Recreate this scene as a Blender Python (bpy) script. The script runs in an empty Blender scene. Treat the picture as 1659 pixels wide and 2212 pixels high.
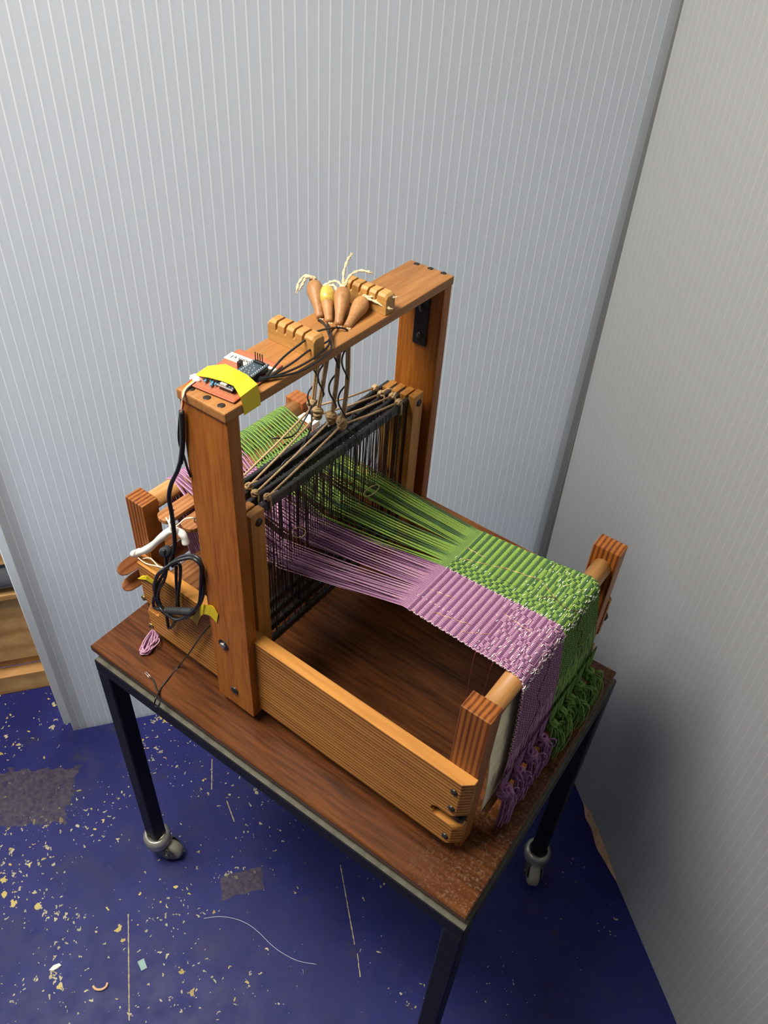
import bpy, bmesh, math, random
from math import sin, cos, pi, radians as rad, sqrt
from mathutils import Vector, Matrix

rnd = random.Random(7)
scene = bpy.context.scene
col = scene.collection

# ------------------------------------------------------------------ camera
CAM = (0.6832, -0.4369, 0.9524); ROT = (0.8375, -0.0553, 0.6441); F = 1737.07
cd = bpy.data.cameras.new('camera'); cam = bpy.data.objects.new('camera', cd); col.objects.link(cam)
cam.location = CAM; cam.rotation_euler = ROT
cd.sensor_fit = 'HORIZONTAL'; cd.sensor_width = 36.0; cd.lens = F / 1659 * 36.0
cd.clip_start = 0.02; cd.clip_end = 50
scene.camera = cam

# ------------------------------------------------------------------ light
w = bpy.data.worlds.new('room_light'); scene.world = w; w.use_nodes = True
bg = w.node_tree.nodes['Background']; bg.inputs[0].default_value = (0.92, 0.93, 1.0, 1); bg.inputs[1].default_value = 0.09
def area(name, loc, target, sx, sy, power, colr):
    l = bpy.data.lights.new(name, 'AREA'); l.shape = 'RECTANGLE'; l.size = sx; l.size_y = sy
    l.energy = power; l.color = colr
    o = bpy.data.objects.new(name, l); col.objects.link(o); o.location = loc
    o.rotation_euler = (Vector(target) - Vector(loc)).to_track_quat('-Z', 'Y').to_euler()
    return o
area('ceiling_lamp_main', (-0.22, -0.48, 1.80), (-0.12, -0.28, 0), 0.9, 0.45, 54, (1.0, 0.95, 0.87))
area('ceiling_lamp_room', (-0.75, -1.7, 1.8), (0.1, 0.0, 0.1), 1.2, 0.6, 7, (1.0, 0.93, 0.82))
area('window_light_behind_sheet', (-1.25, 0.55, 0.15), (-0.15, 0.25, 0.0), 2.2, 1.9, 50, (0.84, 0.92, 1.0))

scene.view_settings.view_transform = 'Standard'; scene.view_settings.look = 'None'
scene.view_settings.gamma = 1.0; scene.view_settings.use_curve_mapping = False
scene.view_settings.exposure = 0.16

# ------------------------------------------------------------------ measuring help: a photo point on a known plane of the place
_R = Matrix.Rotation(ROT[2], 3, 'Z') @ Matrix.Rotation(ROT[1], 3, 'Y') @ Matrix.Rotation(ROT[0], 3, 'X')
_O = Vector(CAM)
def _ray(x, y): return _R @ Vector(((x - 829.5) / F, -(y - 1106) / F, -1))
def PX(x, y, c): d = _ray(x, y); return _O + d * ((c - _O.x) / d.x)
def PY(x, y, c): d = _ray(x, y); return _O + d * ((c - _O.y) / d.y)
def PZ(x, y, c): d = _ray(x, y); return _O + d * ((c - _O.z) / d.z)

# ------------------------------------------------------------------ materials
def newmat(name):
    m = bpy.data.materials.new(name); m.use_nodes = True
    nt = m.node_tree; b = nt.nodes['Principled BSDF']
    return m, nt, b
def N(nt, t, **kw):
    n = nt.nodes.new(t)
    for k, v in kw.items(): setattr(n, k, v)
    return n
def ramp(nt, stops, interp='LINEAR'):
    r = N(nt, 'ShaderNodeValToRGB'); cr = r.color_ramp; cr.interpolation = interp
    while len(cr.elements) < len(stops): cr.elements.new(0.5)
    for e, (p, c) in zip(cr.elements, stops): e.position = p; e.color = (*c, 1)
    return r
def plain(name, c, rough=0.5, metal=0.0, var=0.0, scale=60, spec=0.5, bump=0.0):
    m, nt, b = newmat(name)
    b.inputs['Roughness'].default_value = rough; b.inputs['Metallic'].default_value = metal
    b.inputs['Specular IOR Level'].default_value = spec
    tc = N(nt, 'ShaderNodeTexCoord'); no = N(nt, 'ShaderNodeTexNoise')
    no.inputs['Scale'].default_value = scale; no.inputs['Detail'].default_value = 3
    nt.links.new(tc.outputs['Object'], no.inputs['Vector'])
    v = max(var, 0.04)
    r = ramp(nt, [(0.3, tuple(x * (1 - v) for x in c)), (0.7, tuple(min(1, x * (1 + v)) for x in c))])
    nt.links.new(no.outputs['Fac'], r.inputs['Fac']); nt.links.new(r.outputs['Color'], b.inputs['Base Color'])
    if bump:
        bp = N(nt, 'ShaderNodeBump'); bp.inputs['Strength'].default_value = bump; bp.inputs['Distance'].default_value = 0.001
        nt.links.new(no.outputs['Fac'], bp.inputs['Height']); nt.links.new(bp.outputs['Normal'], b.inputs['Normal'])
    return m
def wood(name, light, dark, axis='X', line=0.005, wdir='Z', dist=4.0, linew=0.5, fine=160, rough=0.42, nmix=0.38, dust=False):
    """procedural timber: growth lines stretched along `axis`, fine pores on top"""
    m, nt, b = newmat(name); L = nt.links.new
    tc = N(nt, 'ShaderNodeTexCoord'); oi = N(nt, 'ShaderNodeObjectInfo')
    add = N(nt, 'ShaderNodeVectorMath', operation='ADD'); cmb = N(nt, 'ShaderNodeCombineXYZ')
    for i in range(3): L(oi.outputs['Random'], cmb.inputs[i])
    L(tc.outputs['Object'], add.inputs[0]); L(cmb.outputs[0], add.inputs[1])
    mp = N(nt, 'ShaderNodeMapping')
    s = {'X': (0.07, 1, 1), 'Y': (1, 0.07, 1), 'Z': (1, 1, 0.07)}[axis]; mp.inputs['Scale'].default_value = s
    L(add.outputs[0], mp.inputs['Vector'])
    wv = N(nt, 'ShaderNodeTexWave', wave_type='BANDS', bands_direction=wdir, wave_profile='SIN')
    wv.inputs['Scale'].default_value = 2 * pi / (20 * line); wv.inputs['Distortion'].default_value = dist
    wv.inputs['Detail'].default_value = 2; wv.inputs['Detail Scale'].default_value = 0.4
    L(mp.outputs[0], wv.inputs['Vector'])
    n1 = N(nt, 'ShaderNodeTexNoise'); n1.inputs['Scale'].default_value = fine; n1.inputs['Detail'].default_value = 4
    n2 = N(nt, 'ShaderNodeTexNoise'); n2.inputs['Scale'].default_value = 28; n2.inputs['Detail'].default_value = 3
    L(mp.outputs[0], n1.inputs['Vector']); L(mp.outputs[0], n2.inputs['Vector'])
    mid = tuple(a * 0.55 + d * 0.45 for a, d in zip(light, dark))
    r1 = ramp(nt, [(0.0, light), (1 - linew, tuple(a * .8 + d * .2 for a, d in zip(light, dark))), (1.0, dark)])
    L(wv.outputs['Fac'], r1.inputs['Fac'])
    r2 = ramp(nt, [(0.30, dark), (0.62, light)]); L(n1.outputs['Fac'], r2.inputs['Fac'])
    r3 = ramp(nt, [(0.25, (0.62, 0.55, 0.5)), (0.75, (1.12, 1.1, 1.05))]); L(n2.outputs['Fac'], r3.inputs['Fac'])
    mx = N(nt, 'ShaderNodeMix', data_type='RGBA'); mx.inputs[0].default_value = nmix
    L(r1.outputs[0], mx.inputs[6]); L(r2.outputs[0], mx.inputs[7])
    ml = N(nt, 'ShaderNodeMix', data_type='RGBA', blend_type='MULTIPLY'); ml.inputs[0].default_value = 0.75
    L(mx.outputs[2], ml.inputs[6]); L(r3.outputs[0], ml.inputs[7])
    outc = ml.outputs[2]
    if dust:      # fluff and dust lying towards the front end of the board
        sp = N(nt, 'ShaderNodeSeparateXYZ'); L(tc.outputs['Object'], sp.inputs[0])
        mr = N(nt, 'ShaderNodeMapRange'); L(sp.outputs[0], mr.inputs[0]); mr.inputs[1].default_value = 0.20; mr.inputs[2].default_value = 0.31
        nd = N(nt, 'ShaderNodeTexNoise'); nd.inputs['Scale'].default_value = 330; nd.inputs['Detail'].default_value = 5; L(tc.outputs['Object'], nd.inputs['Vector'])
        rd = ramp(nt, [(0.52, (0, 0, 0)), (0.72, (1, 1, 1))]); L(nd.outputs['Fac'], rd.inputs['Fac'])
        mu = N(nt, 'ShaderNodeMath', operation='MULTIPLY'); L(rd.outputs[0], mu.inputs[0]); L(mr.outputs[0], mu.inputs[1])
        md = N(nt, 'ShaderNodeMix', data_type='RGBA'); L(mu.outputs[0], md.inputs[0]); L(outc, md.inputs[6]); md.inputs[7].default_value = (0.17, 0.10, 0.06, 1); outc = md.outputs[2]
    L(outc, b.inputs['Base Color'])
    b.inputs['Roughness'].default_value = rough; b.inputs['Specular IOR Level'].default_value = 0.3 if not dust else 0.22
    bp = N(nt, 'ShaderNodeBump'); bp.inputs['Strength'].default_value = 0.25; bp.inputs['Distance'].default_value = 0.0006
    L(mx.outputs[2], bp.inputs['Height']); L(bp.outputs['Normal'], b.inputs['Normal'])
    return m

M = {}
PL, PD = (0.50, 0.215, 0.052), (0.20, 0.058, 0.012)
M['rail'] = wood('pine_rail', (0.60, 0.275, 0.062), (0.13, 0.033, 0.006), 'X', 0.0062, 'Z', 3.4, 0.55, nmix=0.3)
M['post'] = wood('pine_post', (0.38, 0.130, 0.024), (0.085, 0.016, 0.004), 'Z', 0.0064, 'X', 2.4, 0.62, nmix=0.22)
M['post_pale'] = wood('pine_post_pale', (0.46, 0.17, 0.05), (0.24, 0.07, 0.02), 'Z', 0.009, 'X', 2.2, 0.45)
M['upright'] = wood('stained_upright', (0.43, 0.150, 0.022), (0.25, 0.072, 0.010), 'Z', 0.030, 'X', 3.0, 0.4, fine=300, nmix=0.72)
M['beam'] = wood('stained_beam', (0.38, 0.175, 0.055), (0.26, 0.105, 0.028), 'Y', 0.030, 'Z', 4.0, 0.35, fine=260, rough=0.38, nmix=0.7)
M['batten'] = wood('pale_batten', (0.50, 0.235, 0.055), (0.33, 0.13, 0.026), 'Z', 0.02, 'X', 2.0, 0.3, fine=260, nmix=0.7)
M['rack'] = wood('rack_wood', (0.56, 0.31, 0.095), (0.44, 0.205, 0.050), 'X', 0.02, 'Z', 2.5, 0.3, fine=240, nmix=0.75)
M['dowel'] = wood('dowel_wood', (0.56, 0.30, 0.105), (0.44, 0.20, 0.060), 'Y', 0.02, 'X', 1.5, 0.25, fine=240, nmix=0.75)
M['stick'] = wood('stick_wood', (0.44, 0.20, 0.075), (0.22, 0.080, 0.026), 'Y', 0.007, 'X', 3.5, 0.35)
M['stick_dark'] = wood('stick_dark', (0.30, 0.115, 0.040), (0.15, 0.045, 0.015), 'Y', 0.008, 'X', 3.0, 0.35)
M['table'] = wood('table_veneer', (0.135, 0.045, 0.012), (0.030, 0.009, 0.003), 'X', 0.06, 'Y', 6.0, 0.5, fine=190, rough=0.33, nmix=0.72, dust=True)
M['bench'] = wood('bench_pine', (0.66, 0.40, 0.16), (0.46, 0.24, 0.08), 'Y', 0.05, 'Z', 3.0, 0.4, fine=60, rough=0.6)
M['handle'] = wood('handle_wood', (0.45, 0.235, 0.095), (0.33, 0.15, 0.055), 'Z', 0.02, 'X', 2.0, 0.3, fine=300, rough=0.45, nmix=0.75)
M['steel_black'] = plain('black_steel', (0.007, 0.007, 0.008), 0.45, spec=0.35)
M['steel_lip'] = plain('worn_grey_lip', (0.085, 0.078, 0.055), 0.45, 0.0, 0.35, 60)
M['shaft'] = plain('shaft_black', (0.020, 0.019, 0.018), 0.42, var=0.25, scale=120)
M['wire_black'] = plain('heddle_wire', (0.030, 0.018, 0.016), 0.4, var=0.2)
M['wire_grey'] = plain('heddle_loop_grey', (0.07, 0.07, 0.08), 0.4)
M['cable'] = plain('black_cable', (0.012, 0.012, 0.012), 0.38)
M['sleeve'] = plain('black_sleeve', (0.018, 0.018, 0.018), 0.6)
M['screw'] = plain('dark_screw', (0.055, 0.040, 0.028), 0.38, 0.7)
M['slot'] = plain('screw_slot', (0.02, 0.015, 0.01), 0.7)
M['bolt'] = plain('blackened_bolt', (0.040, 0.036, 0.034), 0.35, 0.6)
M['nickel'] = plain('worn_nickel', (0.55, 0.52, 0.46), 0.28, 0.9)
M['brass'] = plain('aged_brass', (0.20, 0.15, 0.055), 0.4, 0.7)
M['caster'] = plain('caster_zinc', (0.42, 0.40, 0.34), 0.28, 0.55, 0.15, 40)
M['caster_fork'] = plain('caster_fork', (0.16, 0.15, 0.13), 0.35, 0.7)
M['wheel'] = plain('caster_wheel', (0.30, 0.28, 0.22), 0.5, 0, 0.15, 60)
M['wheel_hub'] = plain('caster_hub', (0.05, 0.035, 0.025), 0.6)
M['rope'] = plain('hemp_rope', (0.50, 0.34, 0.18), 0.85, var=0.3, scale=500, bump=0.5)
M['jute'] = plain('pale_twine', (0.66, 0.52, 0.32), 0.85, var=0.25, scale=600, bump=0.5)
M['knot'] = plain('dark_hemp', (0.37, 0.245, 0.115), 0.85, var=0.3, scale=500, bump=0.6)
M['tape'] = plain('yellow_tape', (0.80, 0.60, 0.012), 0.38, var=0.05, scale=40)
M['pcb'] = plain('copper_board', (0.40, 0.105, 0.048), 0.4, var=0.15, scale=300)
M['pad'] = plain('solder_pad', (0.58, 0.24, 0.13), 0.35, 0.3)
M['solder'] = plain('solder', (0.70, 0.68, 0.62), 0.3, 0.8)
M['board_dark'] = plain('circuit_module', (0.045, 0.065, 0.085), 0.35, var=0.2, scale=300)
M['board_edge'] = plain('module_edge', (0.45, 0.45, 0.42), 0.5)
M['usb'] = plain('usb_socket', (0.72, 0.70, 0.62), 0.3, 0.4)
M['chip'] = plain('chip_black', (0.012, 0.012, 0.012), 0.4)
M['resistor'] = plain('blue_resistor', (0.08, 0.30, 0.48), 0.4)
M['label'] = plain('label_cream', (0.88, 0.83, 0.66), 0.5)
M['ink'] = plain('label_ink', (0.03, 0.03, 0.03), 0.6)
M['glue'] = plain('hot_glue', (0.85, 0.55, 0.50), 0.25)
M['w_red'] = plain('wire_red', (0.55, 0.05, 0.03), 0.4)
M['w_yel'] = plain('wire_yellow', (0.85, 0.50, 0.05), 0.4)
M['w_white'] = plain('wire_white', (0.80, 0.76, 0.68), 0.4)
M['plastic_white'] = plain('white_plastic', (0.84, 0.82, 0.75), 0.4)
M['string'] = plain('cream_string', (0.85, 0.74, 0.54), 0.8)
M['paper'] = plain('white_paper', (0.84, 0.80, 0.70), 0.7)
M['canvas'] = plain('cream_canvas', (0.92, 0.80, 0.52), 0.85, var=0.14, scale=45, bump=0.3)
M['stitch'] = plain('stitch', (0.12, 0.07, 0.04), 0.8)
M['pl'] = plain('mauve_light', (0.47, 0.25, 0.36), 0.85, var=0.16, scale=500)
M['pd'] = plain('mauve_dark', (0.190, 0.075, 0.165), 0.85, var=0.2, scale=500)
M['pt'] = plain('mauve_tassel', (0.33, 0.15, 0.29), 0.85, var=0.25, scale=300)
M['gl'] = plain('green_light', (0.235, 0.375, 0.062), 0.85, var=0.16, scale=500)
M['gd'] = plain('green_dark', (0.052, 0.120, 0.036), 0.85, var=0.2, scale=500)
M['gt'] = plain('green_tassel', (0.15, 0.28, 0.055), 0.85, var=0.3, scale=300)
M['weft'] = plain('white_weft', (0.86, 0.82, 0.72), 0.8)
M['maroon'] = plain('maroon_yarn', (0.10, 0.012, 0.022), 0.85)
M['copper'] = plain('copper_wire', (0.80, 0.42, 0.22), 0.3, 0.6)
M['pipe'] = plain('grey_pipe', (0.085, 0.088, 0.09), 0.35, var=0.15, scale=20)
M['dark'] = plain('dark_gap', (0.015, 0.015, 0.015), 0.7)  # near-black that stands in for shade inside the pine unit's gaps
M['torn'] = plain('torn_brown_card', (0.50, 0.30, 0.17), 0.8, var=0.25, scale=60, bump=0.4)
M['mint'] = plain('mint_paper', (0.30, 0.46, 0.42), 0.7)
M['shaving'] = plain('wood_shaving', (0.72, 0.45, 0.26), 0.6)
M['yellow_paint'] = plain('yellow_paint', (0.56, 0.39, 0.07), 0.35, var=0.2, scale=200)
M['dark_wall'] = plain('dark_wall', (0.10, 0.095, 0.09), 0.8)  # for the unseen slabs added to stop light behind the sheets
M['brass_wire'] = plain('brass_wire', (0.62, 0.45, 0.18), 0.3, 0.6)
M['nylon'] = plain('nylon_thread', (0.70, 0.72, 0.80), 0.3)

# translucent twin-wall sheet
def sheet_mat(name, c, trans, rough):
    m, nt, b = newmat(name); L = nt.links.new
    tc = N(nt, 'ShaderNodeTexCoord'); no = N(nt, 'ShaderNodeTexNoise'); no.inputs['Scale'].default_value = 1.6; no.inputs['Detail'].default_value = 2
    L(tc.outputs['Object'], no.inputs['Vector'])
    r = ramp(nt, [(0.3, tuple(x * 0.95 for x in c)), (0.7, c)]); L(no.outputs['Fac'], r.inputs['Fac'])
    L(r.outputs[0], b.inputs['Base Color']); b.inputs['Roughness'].default_value = rough
    tr = N(nt, 'ShaderNodeBsdfTranslucent'); tr.inputs[0].default_value = (*[min(1, x * 1.15) for x in c], 1)
    mx = N(nt, 'ShaderNodeMixShader'); mx.inputs[0].default_value = trans
    L(b.outputs[0], mx.inputs[1]); L(tr.outputs[0], mx.inputs[2])
    L(mx.outputs[0], nt.nodes['Material Output'].inputs['Surface'])
    return m
M['sheet'] = sheet_mat('twinwall_skin', (0.60, 0.61, 0.615), 0.48, 0.28)
M['sheet_back'] = sheet_mat('twinwall_back', (0.66, 0.68, 0.70), 0.55, 0.4)
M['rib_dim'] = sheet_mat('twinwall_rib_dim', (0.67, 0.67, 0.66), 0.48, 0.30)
M['rib'] = sheet_mat('twinwall_rib', (0.80, 0.80, 0.79), 0.48, 0.30)

# painted floor, chipped and scuffed
FZ = -0.645
def floor_mat():
    m, nt, b = newmat('blue_painted_floor'); L = nt.links.new
    tc = N(nt, 'ShaderNodeTexCoord'); P = tc.outputs['Object']
    def noise(scale, detail=3, vec=P, rough=0.55):
        n = N(nt, 'ShaderNodeTexNoise'); n.inputs['Scale'].default_value = scale; n.inputs['Detail'].default_value = detail
        n.inputs['Roughness'].default_value = rough; L(vec, n.inputs['Vector']); return n.outputs['Fac']
    def math_(op, a, c=None, clamp=False):
        n = N(nt, 'ShaderNodeMath', operation=op, use_clamp=clamp)
        for i, v in enumerate((a, c)):
            if v is None: continue
            if isinstance(v, (int, float)): n.inputs[i].default_value = v
            else: L(v, n.inputs[i])
        return n.outputs[0]
    def mix(fac, a, c):
        n = N(nt, 'ShaderNodeMix', data_type='RGBA')
        if isinstance(fac, (int, float)): n.inputs[0].default_value = fac
        else: L(fac, n.inputs[0])
        for i, v in ((6, a), (7, c)):
            if isinstance(v, tuple): n.inputs[i].default_value = (*v, 1)
            else: L(v, n.inputs[i])
        return n.outputs[2]
    def step(v, lo, hi):
        n = N(nt, 'ShaderNodeMapRange'); L(v, n.inputs[0]); n.inputs[1].default_value = lo; n.inputs[2].default_value = hi
        return n.outputs[0]
    base = ramp(nt, [(0.3, (0.0080, 0.0090, 0.088)), (0.7, (0.014, 0.016, 0.130))]); L(noise(7, 4), base.inputs['Fac'])
    c = base.outputs[0]
    c = mix(math_('MULTIPLY', step(noise(16, 5), 0.55, 0.75), 0.35), c, (0.042, 0.036, 0.065))   # scuffs
    # dirt smudges
    c = mix(math_('MULTIPLY', step(noise(22, 2), 0.68, 0.74), 0.5), c, (0.030, 0.025, 0.032))
    # yellow-cream chips: voronoi cells kept only in places
    sc = N(nt, 'ShaderNodeMapping'); sc.inputs['Scale'].default_value = (1.0, 1.0, 1.0); L(P, sc.inputs['Vector'])
    wob = N(nt, 'ShaderNodeTexNoise'); wob.inputs['Scale'].default_value = 90; L(P, wob.inputs['Vector'])
    va = N(nt, 'ShaderNodeVectorMath', operation='MULTIPLY_ADD'); L(wob.outputs['Color'], va.inputs[0]); va.inputs[1].default_value = (.022,) * 3; L(P, va.inputs[2])
    sep = N(nt, 'ShaderNodeSeparateXYZ'); L(P, sep.inputs[0])
    # chips lie thicker towards the open side (small x + y small), thin near the right-hand sheet
    grad = step(math_('SUBTRACT', math_('MULTIPLY', sep.outputs[0], -1.0), math_('MULTIPLY', sep.outputs[1], 0.15)), -0.75, 0.35)
    dens = math_('ADD', math_('MULTIPLY', math_('SUBTRACT', noise(7.0, 3), 0.17), 1.15), math_('MULTIPLY', grad, 0.28))
    for scale, k, colr in ((38, 0.44, (0.62, 0.44, 0.07)), (75, 0.55, (0.58, 0.45, 0.14)), (150, 0.64, (0.50, 0.45, 0.28))):
        vo = N(nt, 'ShaderNodeTexVoronoi'); vo.inputs['Scale'].default_value = scale; L(va.outputs[0], vo.inputs['Vector'])
        rs = N(nt, 'ShaderNodeSeparateColor'); L(vo.outputs['Color'], rs.inputs[0])
        size = math_('MULTIPLY', math_('SUBTRACT', rs.outputs[0], math_('SUBTRACT', 1.215, math_('MULTIPLY', dens, k))), 2.6)
        chip = math_('GREATER_THAN', size, vo.outputs['Distance'])
        cc = mix(rs.outputs[1], colr, tuple(x * 0.62 for x in colr))
        c = mix(chip, c, cc)
    # worn patches with a shape of their own, and long scratches
    def box(cx, cy, hx, hy, ang, wob_amt, wscale=45):
        mp = N(nt, 'ShaderNodeMapping', vector_type='TEXTURE'); mp.inputs['Location'].default_value = (cx, cy, 0); mp.inputs['Rotation'].default_value = (0, 0, ang)
        L(P, mp.inputs['Vector']); s = N(nt, 'ShaderNodeSeparateXYZ'); L(mp.outputs[0], s.inputs[0])
        dx = math_('SUBTRACT', math_('ABSOLUTE', s.outputs[0]), hx); dy = math_('SUBTRACT', math_('ABSOLUTE', s.outputs[1]), hy)
        dd = math_('MAXIMUM', dx, dy)
        dd = math_('ADD', dd, math_('MULTIPLY', math_('SUBTRACT', noise(wscale, 3), 0.5), wob_amt))
        return math_('LESS_THAN', dd, 0.0)
    patch = ramp(nt, [(0.3, (0.022, 0.018, 0.034)), (0.62, (0.085, 0.065, 0.055))]); L(noise(120, 4), patch.inputs['Fac'])
    for a in ((-0.345, -0.150, 0.085, 0.062, 0.72, 0.05), (0.124, -0.006, 0.022, 0.040, -0.66, 0.014)):
        c = mix(math_('MULTIPLY', box(*a), 0.72), c, patch.outputs[0])
    def seg(x0, y0, x1, y1, hw=0.0009):
        a, bb = PZ(x0, y0, FZ), PZ(x1, y1, FZ); dl = bb - a
        return box((a.x + bb.x) / 2, (a.y + bb.y) / 2, dl.length / 2, hw, math.atan2(dl.y, dl.x), 0.003, 160)
    for s_ in ((277, 1975, 279, 2205), (735, 1868, 766, 2040), (458, 1640, 457, 1705), (490, 1730, 506, 1775), (772, 2060, 778, 2110)):
        c = mix(seg(*s_), c, (0.42, 0.34, 0.18))
    L(c, b.inputs['Base Color'])
    rr = ramp(nt, [(0.3, (0.40,) * 3), (0.7, (0.58,) * 3)]); L(noise(25, 4), rr.inputs['Fac']); L(rr.outputs[0], b.inputs['Roughness'])
    b.inputs['Specular IOR Level'].default_value = 0.28
    bp = N(nt, 'ShaderNodeBump'); bp.inputs['Strength'].default_value = 0.15; bp.inputs['Distance'].default_value = 0.001
    L(noise(60, 4), bp.inputs['Height']); L(bp.outputs[0], b.inputs['Normal'])
    return m
M['floor'] = floor_mat()

# ------------------------------------------------------------------ mesh helpers
def V(*a): return Vector(a)
class MB:
    def __init__(s): s.v = []; s.f = []; s.m = []
    def quadlist(s, vs, fs, mi=0):
        o = len(s.v); s.v += [tuple(p) for p in vs]; s.f += [tuple(i + o for i in f) for f in fs]; s.m += [mi] * len(fs); return s
    def box(s, lo, hi, mi=0):
        (a, b, c), (d, e, f) = lo, hi
        return s.quadlist([(a, b, c), (d, b, c), (d, e, c), (a, e, c), (a, b, f), (d, b, f), (d, e, f), (a, e, f)],
                          [(0, 3, 2, 1), (4, 5, 6, 7), (0, 1, 5, 4), (1, 2, 6, 5), (2, 3, 7, 6), (3, 0, 4, 7)], mi)
    def prism(s, poly, axis, a, b, mi=0):
        """polygon (u,v) extruded along axis from a to b; axis 'X': (y,z), 'Y': (x,z), 'Z': (x,y)"""
        def pt(u, v, t): return {'X': (t, u, v), 'Y': (u, t, v), 'Z': (u, v, t)}[axis]
        n = len(poly); vs = [pt(u, v, a) for u, v in poly] + [pt(u, v, b) for u, v in poly]
        fs = [tuple(range(n)), tuple(range(2 * n - 1, n - 1, -1))] + [(i, i + n, (i + 1) % n + n, (i + 1) % n) for i in range(n)]
        return s.quadlist(vs, fs, mi)
    def tube(s, path, r, n=6, mi=0, closed=False, cap=True):
        P = [Vector(p) for p in path]; m = len(P)
        if m < 2: return s
        rs = r if isinstance(r, (list, tuple)) else [r] * m
        T = []
        for i in range(m):
            if closed: t = P[(i + 1) % m] - P[i - 1]
            else: t = P[min(i + 1, m - 1)] - P[max(i - 1, 0)]
            T.append(t.normalized() if t.length > 1e-9 else Vector((0, 0, 1)))
        u = T[0].orthogonal().normalized(); vs = []
        for i in range(m):
            u = (u - T[i] * u.dot(T[i]));
            u = u.normalized() if u.length > 1e-6 else T[i].orthogonal().normalized()
            w_ = T[i].cross(u)
            for k in range(n):
                a = 2 * pi * k / n; vs.append(P[i] + (u * cos(a) + w_ * sin(a)) * rs[i])
        fs = []
        for i in range(m if closed else m - 1):
            j = (i + 1) % m
            for k in range(n): fs.append((i * n + k, i * n + (k + 1) % n, j * n + (k + 1) % n, j * n + k))
        if cap and not closed: fs += [tuple(range(n - 1, -1, -1)), tuple(range((m - 1) * n, m * n))]
        return s.quadlist(vs, fs, mi)
    def lathe(s, prof, n=20, o=(0, 0, 0), axis=(0, 0, 1), mi=0):
        """profile [(r, h)] about axis through o"""
        ax = Vector(axis).normalized(); u = ax.orthogonal().normalized(); w_ = ax.cross(u); o = Vector(o); vs = []
        for r, h in prof:
            for k in range(n):
                a = 2 * pi * k / n; vs.append(o + ax * h + (u * cos(a) + w_ * sin(a)) * max(r, 1e-5))
        fs = []
        for i in range(len(prof) - 1):
            for k in range(n): fs.append((i * n + k, i * n + (k + 1) % n, (i + 1) * n + (k + 1) % n, (i + 1) * n + k))
        fs += [tuple(range(n - 1, -1, -1)), tuple(range((len(prof) - 1) * n, len(prof) * n))]
        return s.quadlist(vs, fs, mi)
    def strip(s, A, B, th, mi=0):
        """thick ribbon between two edge polylines"""
        A = [Vector(a) for a in A]; B = [Vector(b) for b in B]; n = len(A); vs = []
        for i in range(n):
            t = A[min(i + 1, n - 1)] - A[max(i - 1, 0)]; nn = t.cross(B[i] - A[i]).normalized() * th
            vs += [A[i], B[i], B[i] + nn, A[i] + nn]
        fs = []
        for i in range(n - 1):
            for k in range(4): fs.append((4 * i + k, 4 * i + (k + 1) % 4, 4 * i + 4 + (k + 1) % 4, 4 * i + 4 + k))
        fs += [(3, 2, 1, 0), (4 * n - 4, 4 * n - 3, 4 * n - 2, 4 * n - 1)]
        return s.quadlist(vs, fs, mi)
    def build(s, name, mats, parent=None, smooth=False, bevel=0.0, seg=2, origin=None):
        mats = mats if isinstance(mats, (list, tuple)) else [mats]
        me = bpy.data.meshes.new(name)
        if origin is None:
            if s.v and parent is None: origin = (0, 0, 0)
            else:
                xs = list(zip(*s.v)); origin = tuple((min(a) + max(a)) / 2 for a in xs)
        vs = [(a - origin[0], b - origin[1], c - origin[2]) for a, b, c in s.v]
        me.from_pydata(vs, [], s.f)
        for k in mats: me.materials.append(M[k])
        for p, mi in zip(me.polygons, s.m): p.material_index = mi; p.use_smooth = smooth
        bm = bmesh.new(); bm.from_mesh(me); bmesh.ops.recalc_face_normals(bm, faces=bm.faces)
        if bevel:
            eds = [e for e in bm.edges if len(e.link_faces) == 2 and e.calc_face_angle(0) > 0.6]
            bmesh.ops.bevel(bm, geom=eds, offset=bevel, segments=seg, affect='EDGES', profile=0.6, clamp_overlap=True)
        bm.to_mesh(me); bm.free()
        o = bpy.data.objects.new(name, me); col.objects.link(o); o.location = origin
        WL[o.name] = Vector(origin)
        if parent is not None: o.parent = parent; o.location = Vector(origin) - WL[parent.name]
        return o
WL = {}                                     # where each object's origin stands (before its thing is turned)
def thing(name, label, cat, loc=(0, 0, 0), group=None, rz=0):
    o = bpy.data.objects.new(name, None); col.objects.link(o); o.location = loc; o.rotation_euler = (0, 0, rz); o.empty_display_size = 0.02
    o['label'] = label; o['category'] = cat; WL[o.name] = Vector(loc)
    if group: o['group'] = group
    return o
def tag(o, label, cat, group=None):
    o['label'] = label; o['category'] = cat
    if group: o['group'] = group
    return o
def lab(o, label): o['label'] = label; return o
def smooth_path(pts, n=6, closed=False):
    """Catmull-Rom through the points"""
    P = [Vector(p) for p in pts]; out = []; m = len(P)
    rng = range(m if closed else m - 1)
    for i in rng:
        if closed: p0, p1, p2, p3 = P[i - 1], P[i], P[(i + 1) % m], P[(i + 2) % m]
        else: p0, p1, p2, p3 = P[max(i - 1, 0)], P[i], P[i + 1], P[min(i + 2, m - 1)]
        for k in range(n):
            t = k / n
            out.append(0.5 * ((2 * p1) + (p2 - p0) * t + (2 * p0 - 5 * p1 + 4 * p2 - p3) * t * t + (-p0 + 3 * p1 - 3 * p2 + p3) * t ** 3))
    if not closed: out.append(P[-1])
    return out
def lerp(a, b, t): return a + (b - a) * t
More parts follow.
